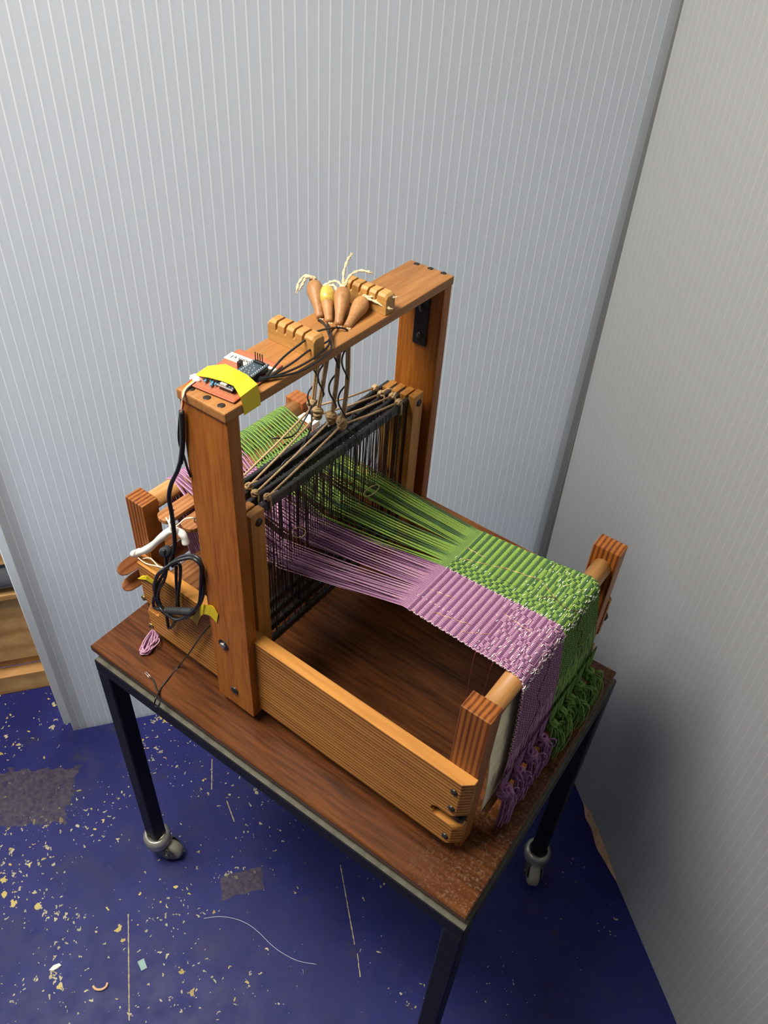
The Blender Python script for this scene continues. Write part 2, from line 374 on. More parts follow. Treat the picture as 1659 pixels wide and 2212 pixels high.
def knot(mb, c, R, r, turns=3, seed=1, mi=0):
    """a lumpy overhand knot: wound loops about a point"""
    g = random.Random(seed); c = Vector(c)
    for k in range(turns):
        ax = Vector((g.uniform(-1, 1), g.uniform(-1, 1), g.uniform(-1, 1))).normalized(); u = ax.orthogonal().normalized(); w_ = ax.cross(u)
        mb.tube([c + (u * cos(a) + w_ * sin(a)) * R + ax * R * 0.35 * sin(2 * a) for a in [2 * pi * i / 14 for i in range(14)]], r, 6, mi, closed=True)

# ================================================================== THE SETTING
def struct(o): o['kind'] = 'structure'; return o
fl = MB().box((-2.2, -2.2, FZ - 0.03), (2.0, 2.2, FZ)).build('floor', 'floor'); struct(fl); fl['label'] = 'dark blue painted floor, chipped and scuffed'; fl['category'] = 'floor'

UL = V(0.605, 0.7962, 0); NL = V(0.7962, -0.605, 0)      # along / out of the left sheet
UR = V(0.7585, -0.6517, 0); NR = V(-0.6517, -0.7585, 0)
PITCH = 0.0150; TOPZ = 1.30
def sheet(name, o, u, n, length, shear, label, z1=TOPZ, rib='rib'):
    """twin-wall sheet standing on the floor: pillowed front skin, back skin, one web per flute"""
    root = thing(name, label, 'sheet', (o.x, o.y, FZ)); struct(root)
    H = z1 - FZ; cnt = int(length / PITCH); W_ = cnt * PITCH
    sh = u * shear * H
    base = V(o.x, o.y, FZ)
    mb = MB(); a = 0.0010                    # half width of a web's front flange
    for i in range(cnt):
        vs = []
        for t in (0, 0.25, 0.5, 0.75, 1):
            p = base + u * lerp(i * PITCH + a, (i + 1) * PITCH - a, t) - n * (0.00012 * sin(pi * t)); vs += [p, p + sh + V(0, 0, H)]
        mb.quadlist(vs, [(2 * k, 2 * k + 2, 2 * k + 3, 2 * k + 1) for k in range(4)])
    mb.build('front_skin', 'sheet', root, smooth=True)
    b0 = base - n * 0.010
    MB().quadlist([b0, b0 + u * W_, b0 + u * W_ + sh + V(0, 0, H), b0 + sh + V(0, 0, H)], [(0, 1, 2, 3)]).build('back_skin', 'sheet_back', root)
    src = None
    for i in range(cnt + 1):
        p = base + u * (i * PITCH)
        if src is None:
            q = [p - u * a, p + u * a, p - n * .0001, p - n * .0098]; tp_ = sh + V(0, 0, H)
            m2 = MB().quadlist(q + [x + tp_ for x in q], [(0, 1, 5, 4), (2, 3, 7, 6)])
            src = m2.build('web', rib, root); s0 = src.location.copy()
        else:
            c = src.copy(); col.objects.link(c); c.location = s0 + u * (i * PITCH); c.parent = root
    return root
PL0 = PZ(160, 1578, FZ)
sheet('wall_left', V(PL0.x, PL0.y, 0), UL, NL, 1.25, 0.0, 'long pale translucent fluted plastic sheet behind the loom on the left')
# a narrower offcut standing just behind it at the open end
q = PL0 - UL * 0.020 - NL * 0.022
sheet('trim_1', V(q.x, q.y, 0), UL, NL, 0.046, 0.0, 'narrow strip of the same sheet showing behind the left end')
PR0 = PZ(1240, 1690, FZ) - UR * 0.342
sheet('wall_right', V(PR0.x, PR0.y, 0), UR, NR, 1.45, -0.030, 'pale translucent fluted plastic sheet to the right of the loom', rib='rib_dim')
# unseen dark slab added behind the right-hand sheet to keep backlight off it
q = PR0 - NR * 0.075 - UR * 0.10; e_ = UR * 1.7; t_ = NR * -0.05
vs = [(*p.xy, z) for z in (FZ, TOPZ) for p in (q, q + e_, q + e_ + t_, q + t_)]
wb = struct(MB().quadlist(vs, [(0, 3, 2, 1), (4, 5, 6, 7), (0, 1, 5, 4), (1, 2, 6, 5), (2, 3, 7, 6), (3, 0, 4, 7)]).build('wall_back', 'dark_wall')); wb['label'] = 'dark wall hidden behind the right sheet'; wb['category'] = 'wall'

q = PL0 + UL * 1.050 - NL * 0.020; e_ = UL * 0.20; t_ = NL * -0.05  # unseen block added behind the left sheet, stops its backlight at the corner
vs = [(*p.xy, z) for z in (FZ, TOPZ) for p in (q, q + e_, q + e_ + t_, q + t_)]
ws = struct(MB().quadlist(vs, [(0, 3, 2, 1), (4, 5, 6, 7), (0, 1, 5, 4), (1, 2, 6, 5), (2, 3, 7, 6), (3, 0, 4, 7)]).build('trim_2', 'dark_wall')); ws['label'] = 'dark corner post behind the two sheets'; ws['category'] = 'post'

# boarded pine unit seen past the sheet's left end
bo = PZ(0, 1502, FZ)
bench = thing('timber_plinth', 'pine boarded low unit with a grey pipe, past the left end of the sheet', 'bench', (bo.x, bo.y, FZ))
def along(a, b, z0, z1, out, name, mat, thick=0.03, bev=0.002):
    p, r = bo + UL * a + NL * (out - thick), bo + UL * b + NL * (out - thick); e = NL * thick
    vs = [(*(v_.xy), z) for z in (z0, z1) for v_ in (p, r, r + e, p + e)]
    return MB().quadlist(vs, [(0, 3, 2, 1), (4, 5, 6, 7), (0, 1, 5, 4), (1, 2, 6, 5), (2, 3, 7, 6), (3, 0, 4, 7)]).build(name, mat, bench, bevel=bev)
along(-0.5, 0.15, FZ, -0.585, 0.0, 'base_board', 'bench')
along(-0.5, 0.15, -0.585, -0.545, -0.030, 'ledge', 'bench', 0.05)
along(-0.5, 0.15, -0.545, -0.335, -0.012, 'front_board', 'bench')
along(-0.5, 0.15, -0.335, -0.320, 0.006, 'board_nosing', 'bench', 0.06)
along(-0.5, 0.15, -0.243, -0.205, -0.004, 'upper_board', 'bench')
along(-0.5, 0.15, -0.205, -0.14, -0.035, 'back_panel', 'dark')  # this and the next: near-black panels painting the shade in the gaps
along(-0.5, 0.15, -0.320, -0.243, -0.055, 'back_panel', 'dark')
MB().tube([bo + UL * -0.5 + NL * -0.020 + V(0, 0, 0.362), bo + UL * 0.15 + NL * -0.020 + V(0, 0, 0.362)], 0.030, 20).build('pipe', 'pipe', bench, smooth=True)

# torn brown strip curled against the foot of the right-hand sheet
tp = [(1250, 1716), (1259, 1745), (1262, 1768), (1275, 1792), (1285, 1830), (1303, 1862), (1328, 1905), (1364, 1962)]
wd = [0.006, 0.030, 0.036, 0.026, 0.024, 0.022, 0.018, 0.004]
A = []; B = []
for i, ((x, y), h) in enumerate(zip(tp, wd)):
    p = PZ(x, y, FZ + 0.001); jit = 0.004 * ((i * 7) % 3 - 1)
    A.append(p - NR * 0.004); B.append(p + V(0, 0, h * 0.72) - NR * (0.014 + jit) + UR * 0.004 * jit)
tag(MB().strip(smooth_path(A, 4), smooth_path(B, 4), 0.0012).build('torn_strip', 'torn'), 'torn brown card strip lying along the foot of the right sheet', 'strip')

# ================================================================== ROLLING TABLE
YAW = 0.0275
table = thing('rolling_table', 'dark wood table on a black square-tube frame with grey casters, under the loom', 'table', (0, 0, FZ), rz=YAW)
TX0, TX1, TY0, TY1 = -0.0656, 0.5755, -0.0682, 0.3677
mb = MB()
def board_ring(ins, z): return [(TX0 + ins, TY0 + ins, z), (TX1 - ins, TY0 + ins, z), (TX1 - ins, TY1 - ins, z), (TX0 + ins, TY1 - ins, z)]
rings = [board_ring(0.0016, 0.0), board_ring(0.0, -0.0018), board_ring(0.0004, -0.0115), board_ring(0.008, -0.0205)]
mb.quadlist(sum(rings, []), [(0, 1, 2, 3), (15, 14, 13, 12)] + [(4 * r + k, 4 * r + 4 + k, 4 * r + 4 + (k + 1) % 4, 4 * r + (k + 1) % 4) for r in range(3) for k in range(4)])
mb.build('tabletop', 'table', table)
FX0, FX1, FY0, FY1 = -0.0575, 0.5800, -0.0735, 0.3720
LW = 0.027; FT, FB = -0.0210, -0.0470; LEGB = -0.565
def frame_bar(lo, hi, name='frame_rail'): return MB().box(lo, hi).build(name, 'steel_black', table, bevel=0.0015, seg=1)
frame_bar((FX0, FY0, FB), (FX1, FY0 + LW, FT - 0.0004)); frame_bar((FX0, FY1 - LW, FB), (FX1, FY1, FT - 0.0004))
frame_bar((FX0, FY0 + LW, FB), (FX0 + LW, FY1 - LW, FT - 0.0004)); frame_bar((FX1 - LW, FY0 + LW, FB), (FX1, FY1 - LW, FT - 0.0004))
# worn bare-metal lip on top of the tube
lip = MB()
lip.box((FX0 + .0012, FY0 + .0012, FT - 0.0006), (FX1 - .0012, FY0 + LW, FT)); lip.box((FX0 + .0012, FY1 - LW, FT - 0.0006), (FX1 - .0012, FY1 - .0012, FT))
lip.box((FX0 + .0012, FY0 + LW, FT - 0.0006), (FX0 + LW, FY1 - LW, FT)); lip.box((FX1 - LW, FY0 + LW, FT - 0.0006), (FX1 - .0012, FY1 - LW, FT))
lab(lip.build('worn_lip', 'steel_lip', table), 'worn grey metal lip along the frame top')
for sx, sy, ang in ((0, 0, 25), (1, 0, 200), (0, 1, 120), (1, 1, -62)):
    x0 = FX0 if sx == 0 else FX1 - LW; y0 = FY0 if sy == 0 else FY1 - LW
    MB().box((x0, y0, LEGB), (x0 + LW, y0 + LW, FB)).build('leg', 'steel_black', table, bevel=0.002, seg=1)
    cx, cy = x0 + LW / 2, y0 + LW / 2
    prof = [(0.012, -0.034), (0.0225, -0.030), (0.0245, -0.024), (0.0250, -0.018), (0.0262, -0.010), (0.0250, -0.003), (0.0215, 0.0015), (0.017, 0.003), (0.0165, -0.004), (0.002, -0.004)]
    cup = MB().lathe(prof, 28, (cx, cy, LEGB)).build('caster', 'caster', table, smooth=True)
    a = rad(ang) - YAW; dx, dy = cos(a), sin(a); off = 0.020
    wx, wy, wr = cx + dx * off, cy + dy * off, 0.0265; wz = FZ + wr
    fk = MB(); px, py = -dy, dx
    for sd in (-1, 1):
        pts = [(-0.018, LEGB - 0.030), (0.026, LEGB - 0.030), (0.036, wz + 0.006), (0.028, wz - 0.010), (0.014, wz - 0.010), (-0.012, LEGB - 0.045)]
        lo, hi = (sd * 0.0135, sd * 0.0155)
        vs = [(cx + dx * t + px * k, cy + dy * t + py * k, z) for k in (lo, hi) for t, z in pts]; n = len(pts)
        fk.quadlist(vs, [tuple(range(n)), tuple(range(2 * n - 1, n - 1, -1))] + [(i, i + n, (i + 1) % n + n, (i + 1) % n) for i in range(n)])
    pts = [(-0.016, -.0155), (0.024, -.0155), (0.024, .0155), (-0.016, .0155)]
    vs = [(cx + dx * t + px * k, cy + dy * t + py * k, z) for z in (LEGB - 0.034, LEGB - 0.029) for t, k in pts]
    fk.quadlist(vs, [(0, 3, 2, 1), (4, 5, 6, 7), (0, 1, 5, 4), (1, 2, 6, 5), (2, 3, 7, 6), (3, 0, 4, 7)])
    fk.lathe([(0.006, -0.018), (0.006, 0.018)], 12, (wx, wy, wz), (px, py, 0))
    fk.build('fork', 'caster_fork', cup)
    wh = MB(); wh.lathe([(0.010, -0.010), (0.022, -0.0105), (0.0255, -0.008), (wr, -0.003), (wr, 0.003), (0.0255, 0.008), (0.022, 0.0105), (0.010, 0.010)], 28, (wx, wy, wz), (px, py, 0))
    wh.build('wheel', 'wheel', cup, smooth=True)
    MB().lathe([(0.0135, -0.0108), (0.0135, 0.0108)], 16, (wx, wy, wz), (px, py, 0)).build('wheel_hub', 'wheel_hub', cup)

# ================================================================== TABLE LOOM
W = 0.355; HR = 0.163; ZR = 0.026
XF0, XF1, HP = 0.491, 0.5272, 0.2669
XB0, XB1, HB = -0.0239, 0.0096, 0.2567
XU0, XU1, HU, TB = 0.1484, 0.2135, 0.5, 0.0115
loom = thing('table_loom', 'orange pine four-shaft table loom standing on the dark wood table', 'loom', (0.25, W / 2, 0))
def screw(parent, c, nrm, r=0.0042, mat='screw', dome=0.0012, ang=0.4, name='screw'):
    c = Vector(c); nrm = Vector(nrm).normalized()
    s = MB().lathe([(r * 0.98, -0.001), (r, 0.0002), (r * 0.8, dome * 0.7), (r * 0.35, dome), (0.0001, dome)], 16, c, nrm)
    o = s.build(name, mat, parent, smooth=True)
    u = nrm.orthogonal().normalized(); u = u * cos(ang) + nrm.cross(u) * sin(ang); v_ = nrm.cross(u)
    q = [c + nrm * (dome + 0.0001) + u * a * r * 0.78 + v_ * b * r * 0.12 for a, b in ((-1, -1), (1, -1), (1, 1), (-1, 1))]
    MB().quadlist(q + [p - nrm * dome for p in q], [(0, 1, 2, 3), (7, 6, 5, 4), (0, 4, 5, 1), (1, 5, 6, 2), (2, 6, 7, 3), (3, 7, 4, 0)]).build('screw_slot', 'slot', o)
    return o
def rail_poly(trim):
    e = 0.5290 - trim; rb = -0.0080 + trim * 0.6
    arc = [(0.4955 + 0.0085 * cos(a), 0.0805 + 0.0090 * sin(a)) for a in [-pi / 2 - pi * i / 6 for i in range(7)]]
    arcb = [(0.016 + 0.009 * cos(a), 0.0775 + 0.0095 * sin(a)) for a in [pi / 2 - pi * i / 6 for i in range(7)]]
    return ([(rb + 0.003, ZR), (e - 0.004, ZR), (e, ZR + 0.006), (e, 0.0655), (e - 0.005, 0.0715)] + arc +
            [(e - 0.006, 0.0895), (e, 0.0960), (e, HR), (rb, HR), (rb, 0.0900), (rb + 0.004, 0.0870)] + arcb + [(rb + 0.004, 0.0680), (rb + 0.001, 0.0640)])
def rail(y_out, y_in):
    A, B = rail_poly(0.0105), rail_poly(0.0); n = len(A)
    vs = [(x, y_out, z) for x, z in A] + [(x, lerp(y_out, y_in, 0.55), z) for x, z in B] + [(x, y_in, z) for x, z in B]
    fs = [tuple(range(n)), tuple(range(3 * n - 1, 2 * n - 1, -1))] + [(i + k, i + n + k, (i + 1) % n + n + k, (i + 1) % n + k) for k in (0, n) for i in range(n)]
    return MB().quadlist(vs, fs).build('side_rail', 'rail', loom, bevel=0.0006, seg=1)
near_rail = rail(-0.005, 0.012); far_rail = rail(W + 0.005, W - 0.012)
def post(x0, x1, y0, y1, h, mat): return MB().box((x0, y0, 0.0), (x1, y1, h)).build('post', mat, loom, bevel=0.0014, seg=2)
pfn = post(XF0, XF1, 0.0115, 0.0365, HP, 'post'); pff = post(XF0, XF1, W - 0.0365, W - 0.0115, HP, 'post')
pbn = post(XB0, XB1, 0.0115, 0.0365, HB, 'post'); pbf = post(XB0, XB1, W - 0.0365, W - 0.0115, HB, 'post_pale')
un = MB().box((XU0, -0.0165, 0.0155), (XU1, 0.0, HU)).build('upright', 'upright', loom, bevel=0.0016)
uf = MB().box((XU0, W, 0.0155), (XU1, W + 0.0165, HU)).build('upright', 'upright', loom, bevel=0.0016)
beam = MB().box((XU0 - 0.001, -0.0185, HU), (XU1 + 0.0005, W + 0.0185, HU + TB)).build('top_beam', 'beam', loom, bevel=0.0018)
BT = HU + TB
for x, y in ((413, 840), (447, 859), (478, 876), (900, 570), (930, 580), (958, 590)):
    screw(beam, PZ(x, y, BT), (0, 0, 1), 0.0040, 'screw', 0.0006, rnd.uniform(0, 3))
for x, y in ((981, 1711), (975, 1746), (961, 1805)): screw(near_rail, PY(x, y, -0.0052), (0, -1, 0), 0.0046, 'bolt', 0.0026, rnd.uniform(0, 3))
for x, y in ((311, 1291), (327, 1351)): screw(near_rail, PY(x, y, -0.0052), (0, -1, 0), 0.0046, 'brass', 0.0026, rnd.uniform(0, 3))
c = PY(483, 1393, -0.0166)
washer = MB().lathe([(0.0085, -0.001), (0.0085, 0.0006), (0.0040, 0.0009), (0.0040, 0.0001)], 20, c, (0, -1, 0)).build('washer', 'bolt', un, smooth=False)
MB().lathe([(0.0046, 0.0), (0.0044, 0.0022), (0.0030, 0.0034), (0.0001, 0.0036)], 14, c, (0, -1, 0)).build('bolt', 'nickel', un, smooth=True)
MB().lathe([(0.0066, -0.001), (0.0066, 0.0008), (0.0050, 0.0022), (0.0001, 0.0028)], 18, PY(507, 1491, -0.0166), (0, -1, 0)).build('bolt', 'bolt', un, smooth=True)
# steel pawl in the slot of the near rail, steel angle under the beam at each upright
MB().prism([(0.503, 0.078), (0.520, 0.074), (0.527, 0.079), (0.527, 0.083), (0.516, 0.084), (0.505, 0.086)], 'Y', 0.001, 0.008).build('pawl', 'steel_black', loom, bevel=0.0005, seg=1)
for yy, sg, up in ((W, -1, uf), (0.0, 1, un)):
    br = MB(); x0, x1 = 0.174, 0.195
    br.box((x0, min(yy, yy + sg * 0.003), 0.413), (x1, max(yy, yy + sg * 0.003), HU)); br.box((x0, min(yy, yy + sg * 0.045), HU - 0.003), (x1, max(yy, yy + sg * 0.045), HU))
    b_ = br.build('angle_bracket', 'steel_black', up, bevel=0.0008, seg=1)
    for z in (0.427, 0.465):
        MB().lathe([(0.0048, -0.0005), (0.0046, 0.0008), (0.0001, 0.0012)], 14, ((x0 + x1) / 2, yy + sg * 0.003, z), (0, sg, 0)).build('bracket_screw', 'bolt', up, smooth=True)
# breast beam, back beam, rear roller
DF = V(0.510, 0, 0.2380); DB = V(-0.004, 0, 0.2430); DR = 0.0125
MB().tube([(DF.x, 0.030, DF.z), (DF.x, W - 0.030, DF.z)], DR, 28).build('breast_beam', 'dowel', loom, smooth=True)
MB().tube([(DB.x, 0.030, DB.z), (DB.x, W - 0.030, DB.z)], DR, 28).build('back_beam', 'dowel', loom, smooth=True)
RR = V(0.046, 0, 0.120)
MB().prism([(RR.x + 0.030 * cos(a), RR.z + 0.030 * sin(a)) for a in [pi / 8 + i * pi / 4 for i in range(8)]], 'Y', 0.014, W - 0.014).build('warp_roller', 'stick', loom, bevel=0.002)
# wing knob on the far front post
kc = PX(1288, 1380, XF1 - 0.004)
kb = MB().lathe([(0.004, 0), (0.004, 0.010)], 12, (0.519, W + 0.001, 0.105), (0, 1, 0)); kb.lathe([(0.003, 0.010), (0.009, 0.012), (0.0095, 0.016), (0.007, 0.020), (0.001, 0.021)], 16, (0.519, W + 0.001, 0.105), (0, 1, 0))
kb.build('clamp_knob', 'screw', loom, smooth=True)
# guide battens that hold the shafts apart
BX = [0.1575, 0.1720, 0.1865, 0.2010]
for i, x in enumerate(BX):
    top = 0.3545 if i == 3 else 0.352 - 0.001 * (2 - i)
    for y0, y1 in ((0.0115, 0.0335), (W - 0.0335, W - 0.0115)):
        zb = 0.035
        b_ = MB().box((x - 0.005, y0, zb), (x + 0.005, y1, top)).build('guide_batten', 'batten', loom, bevel=0.0012)
        MB().lathe([(0.0056, -0.0005), (0.0052, 0.0010), (0.0001, 0.0014)], 16, (x + 0.005, (y0 + y1) / 2 + 0.001, top - 0.014), (1, 0, 0)).build('batten_screw', 'bolt', b_, smooth=True)
# two notched cord racks on the beam
def cord_rack(x0, x1, y0, y1, h):
    L_ = x1 - x0; ch = 0.0030; yz = BT + h
    pts = [(x0, BT), (x1, BT), (x1, yz - 0.003), (x1 - 0.003, yz)]
    nw = 0.0013; nd = 0.0080
    for k in range(4):
        xc = x1 - L_ * (0.225 + 0.19 * k)
        pts += [(xc + nw, yz), (xc + nw * 0.4, yz - nd), (xc - nw * 1.4, yz - nd), (xc - nw, yz)]
    pts += [(x0 + 0.004, yz), (x0, yz - 0.004)]
    n = len(pts); ym = (y0 + y1) / 2
    # chamfered long top edges: three slices
    def sl(y, dz): return [(x, y, z - (dz if z > BT + 0.6 * h else 0)) for x, z in pts]
    vs = sl(y0, ch) + sl(y0 + ch, 0) + sl(y1 - ch, 0) + sl(y1, ch)
    fs = [tuple(range(n)), tuple(range(4 * n - 1, 3 * n - 1, -1))] + [(i + k, i + n + k, (i + 1) % n + n + k, (i + 1) % n + k) for k in (0, n, 2 * n) for i in range(n)]
    return MB().quadlist(vs, fs).build('cord_rack', 'rack', loom, bevel=0.0004, seg=1)
cord_rack(0.1490, 0.2130, 0.1095, 0.1265, 0.0245); cord_rack(0.1490, 0.2120, 0.2340, 0.2510, 0.0245)
# loose sticks tied across the back posts
for x, z in ((-0.0355, 0.128), (-0.0325, 0.098)):
    m = MB(); pr = [(-0.0105, -0.003), (0.0105, -0.003), (0.0105, 0.003), (-0.0105, 0.003)]
    a = rad(138)
    poly = [(x + u * cos(a) - v_ * sin(a), z + u * sin(a) + v_ * cos(a)) for u, v_ in pr]
    secs = [(-0.016, 0.25), (-0.0125, 0.65), (-0.006, 0.92), (0.004, 1.0), (W - 0.02, 1.0), (W, 0.6)]
    cxm = sum(p[0] for p in poly) / 4; czm = sum(p[1] for p in poly) / 4
    vs = [(cxm + (px_ - cxm) * s_, y, czm + (pz_ - czm) * s_) for y, s_ in secs for px_, pz_ in poly]
    fs = [(3, 2, 1, 0), tuple(range(4 * len(secs) - 4, 4 * len(secs)))] + [(4 * i + k, 4 * i + (k + 1) % 4, 4 * i + 4 + (k + 1) % 4, 4 * i + 4 + k) for i in range(len(secs) - 1) for k in range(4)]
    m.quadlist(vs, fs).build('back_stick', 'stick_dark', loom, bevel=0.0008, seg=1)

# ------------------------------------------------------------------ warp layout
NT = 152; HALF = 76
def y_fell(k): return lerp(0.1000, 0.2680, k / (NT - 1))
def y_back(k): return lerp(0.0740, 0.2960, k / (NT - 1))
CL = [(0, 34, 0.0760, 0.1120), (34, 76, 0.1230, 0.1690), (76, 84, 0.1720, 0.1790), (84, 116, 0.1900, 0.2280), (116, 152, 0.2400, 0.2830)]
def y_hed(k):
    for a, b, p, q_ in CL:
        if a <= k < b: return lerp(p, q_, (k - a) / (b - a - 1))
def cluster(k): return [i for i, c_ in enumerate(CL) if c_[0] <= k < c_[1]][0]
SX = [0.1500, 0.1650, 0.1790, 0.1940]
ZH = [0.214, 0.222, 0.216, 0.222, 0.233]
XFELL, ZFELL = 0.362, 0.2445
def z_hed(k): return ZH[cluster(k)] + (0.005 if (k + ((k // 7) * 40503 // 8 % 3 == 0)) % 2 == 0 else -0.006)

# ------------------------------------------------------------------ the four shafts
shaft_names = ['rearmost', 'second from the back', 'third from the back', 'frontmost']
ZT, ZL = 0.3425, 0.108
for si, x in enumerate(SX):
    sh = thing('loom_shaft', 'black heddle shaft of the loom, %s of the four' % shaft_names[si], 'shaft', (x, W / 2, ZL - 0.0065), 'heddle shafts of the loom')
    ub = MB().box((x - 0.0028, 0.0145, ZT - 0.0064), (x + 0.0028, W - 0.0145, ZT + 0.0064)).build('upper_bar', 'shaft', sh, bevel=0.0010, seg=1)
    MB().box((x - 0.0028, 0.0145, ZL - 0.0060), (x + 0.0028, W - 0.0145, ZL + 0.0060)).build('lower_bar', 'shaft', sh, bevel=0.0010, seg=1)
    for y in (0.0360, W - 0.0360): MB().tube([(x, y, ZL), (x, y, ZT)], 0.0011, 6).build('end_rod', 'wire_black', sh)
    hd = MB(); lp = MB(); g = random.Random(20 + si)
    ys = [(y_hed(k), z_hed(k)) for k in range(NT) if k % 4 == si]
    extra = [g.gauss(0.1175, 0.0016) for _ in range(8)] + [g.gauss(0.184, 0.002) for _ in range(5)] + [g.gauss(0.234, 0.002) for _ in range(5)] + [g.uniform(0.297, 0.314) for _ in range(6)] + [g.uniform(0.048, 0.072) for _ in range(5)]
    for y, z in ys + [(y, 0.218 + g.uniform(-.012, .012)) for y in extra]:
        yt = y + g.uniform(-0.0035, 0.0035); yl = y + g.uniform(-0.004, 0.004); dx = g.uniform(-0.0015, 0.0015)
        if abs(y - 0.1175) < 0.007: z -= 0.012
        hd.tube([(x + dx, yt, ZT - 0.006), (x + dx * .5, lerp(yt, y, 0.6), lerp(ZT, z, 0.6)), (x, y, z + 0.005), (x, y, z - 0.005), (x + dx * .5, lerp(yl, y, .5), lerp(ZL, z, .5)), (x - dx, yl, ZL + 0.005)], 0.00042, 4, cap=False)
        hd.tube([(x, y, z + 0.006), (x + 0.0012, y, z + 0.003), (x + 0.0012, y, z - 0.003), (x, y, z - 0.006), (x - 0.0012, y, z - 0.003), (x - 0.0012, y, z + 0.003)], 0.00033, 4, closed=True)
        if g.random() < 0.45:
            lp.tube([(x - 0.0032, yt, ZT - 0.009), (x - 0.0032, yt, ZT + 0.0067), (x + 0.0032, yt, ZT + 0.0067), (x + 0.0032, yt + 0.0004, ZT - 0.007), (x + 0.0008, yt, ZT - 0.0105)], 0.00036, 4, cap=False)
        if g.random() < 0.5:
            lp.tube([(x - 0.0032, yl, ZL + 0.010), (x - 0.0032, yl, ZL - 0.0064), (x + 0.0032, yl, ZL - 0.0064), (x + 0.0032, yl + 0.0004, ZL + 0.008), (x + 0.0008, yl, ZL + 0.012)], 0.00036, 4, cap=False)
    h_ = hd.build('heddles', 'wire_black', sh); h_['kind'] = 'stuff'
    l_ = lp.build('heddle_loops', 'wire_grey', sh); l_['kind'] = 'stuff'

# ------------------------------------------------------------------ warp, weave and fringe
cloth = thing('woven_cloth', 'half mauve, half green handwoven cloth with its warp, stretched on the loom', 'cloth', (0.36, W / 2, 0.0))
def warp_thread(k, g):
    yb, yh, yf = y_back(k), y_hed(k), y_fell(k)
    j = g.uniform(-0.0008, 0.0008)
    p = [(RR.x - 0.031, yb + j, RR.z + 0.004), (DB.x - DR - 0.0012, yb + j, DB.z - 0.02)]
    for a in range(180, 50, -26): p.append((DB.x + (DR + 0.0012) * cos(rad(a)), yb + j, DB.z + (DR + 0.0012) * sin(rad(a))))
    over = (k // 2) % 2
    p.append((0.0285, lerp(yb, yh, 0.15) + j, 0.2485 if over else 0.2380 - 0.0065)); p.append((0.0590, lerp(yb, yh, 0.35) + j, 0.2290 if over else 0.2420))
    x = SX[k % 4]; z = z_hed(k)
    p += [(lerp(0.059, x, 0.6), lerp(yb, yh, 0.72), lerp(0.236, z, 0.65)), (x - 0.003, yh, z), (x + 0.003, yh, z)]
    sag = 0.002
    p += [(lerp(x, XFELL, 0.5), lerp(yh, yf, 0.5), lerp(z, ZFELL, 0.5) - sag), (XFELL - 0.006, yf, ZFELL - 0.0005), (XFELL + 0.003, yf, ZFELL)]
    return p
g = random.Random(3)
wm = {'pl': MB(), 'pd': MB(), 'gl': MB(), 'gd': MB()}
for k in range(NT):
    key = ('p' if k < HALF else 'g') + ('l' if k % 2 == 0 else 'd')
    pth = warp_thread(k, g); wm[key].tube(pth, [0.00115 if q_[0] < 0.08 else 0.00076 for q_ in pth], 5, cap=False)
for key, nm in (('pl', 'pale mauve warp yarns'), ('pd', 'dark purple warp yarns'), ('gl', 'light green warp yarns'), ('gd', 'dark green warp yarns')):
    o = wm[key].build('warp_yarns', key, cloth, smooth=True); o['kind'] = 'stuff'; lab(o, nm)

# centre line of the cloth: fell -> breast beam -> down to the apron stick
RC = DR + 0.0016; STK = V(0.532, 0, 0.043)
L1 = DF.x - XFELL; L2 = RC * pi / 2; zdrop = DF.z - STK.z; L3 = zdrop - 0.004
def line(s):
    """(x, z, nx, nz) of the cloth face at length s past the fell"""
    if s < L1:
        t = s / L1; z = lerp(ZFELL, DF.z + RC, t) - 0.0012 * sin(pi * t); return XFELL + s, z, 0, 1
    if s < L1 + L2:
        a = (s - L1) / RC; return DF.x + RC * sin(a), DF.z + RC * cos(a), sin(a), cos(a)
    t = (s - L1 - L2) / L3; x0 = DF.x + RC
    return lerp(x0, STK.x + 0.004, t) + 0.003 * sin(pi * t), DF.z - t * L3, 1, 0.05
def y_cloth(k, s):
    f = k / (NT - 1)
    pts = [(0, 0.1000, 0.2680), (0.07, 0.0975, 0.2720), (L1, 0.0925, 0.2780), (L1 + L2, 0.0920, 0.2785), (L1 + L2 + L3, 0.0720, 0.3180)]
    for (s0, a0, b0), (s1, a1, b1) in zip(pts, pts[1:]):
        if s <= s1 or s1 == pts[-1][0]:
            t = max(0, min(1, (s - s0) / (s1 - s0))); return lerp(lerp(a0, a1, t), lerp(b0, b1, t), f)
S_ = L1 + L2 + L3; PICK = 0.0045
WOVEN = {0: L1 + L2 + 0.112, 1: L1 + L2 + 0.085}
def phase(k, s, half):
    base = 0 if k % 2 == 0 else pi
    if half == 1 and k < HALF + 20 and s < L1: base += pi * 0.8 * ((k // 5) % 2)
    if s > 0.098 and s < L1 + L2 * 0.8:
        b_ = random.Random((k // 5) * 131 + int(s / 0.008) * 17).random()
        base += pi if b_ < 0.34 else 0
    if s >= L1 + L2 * 0.8: base = k * 0.42 + (pi if k % 2 else 0) * 0.4
    return base
weave = {'pl': MB(), 'pd': MB(), 'gl': MB(), 'gd': MB()}
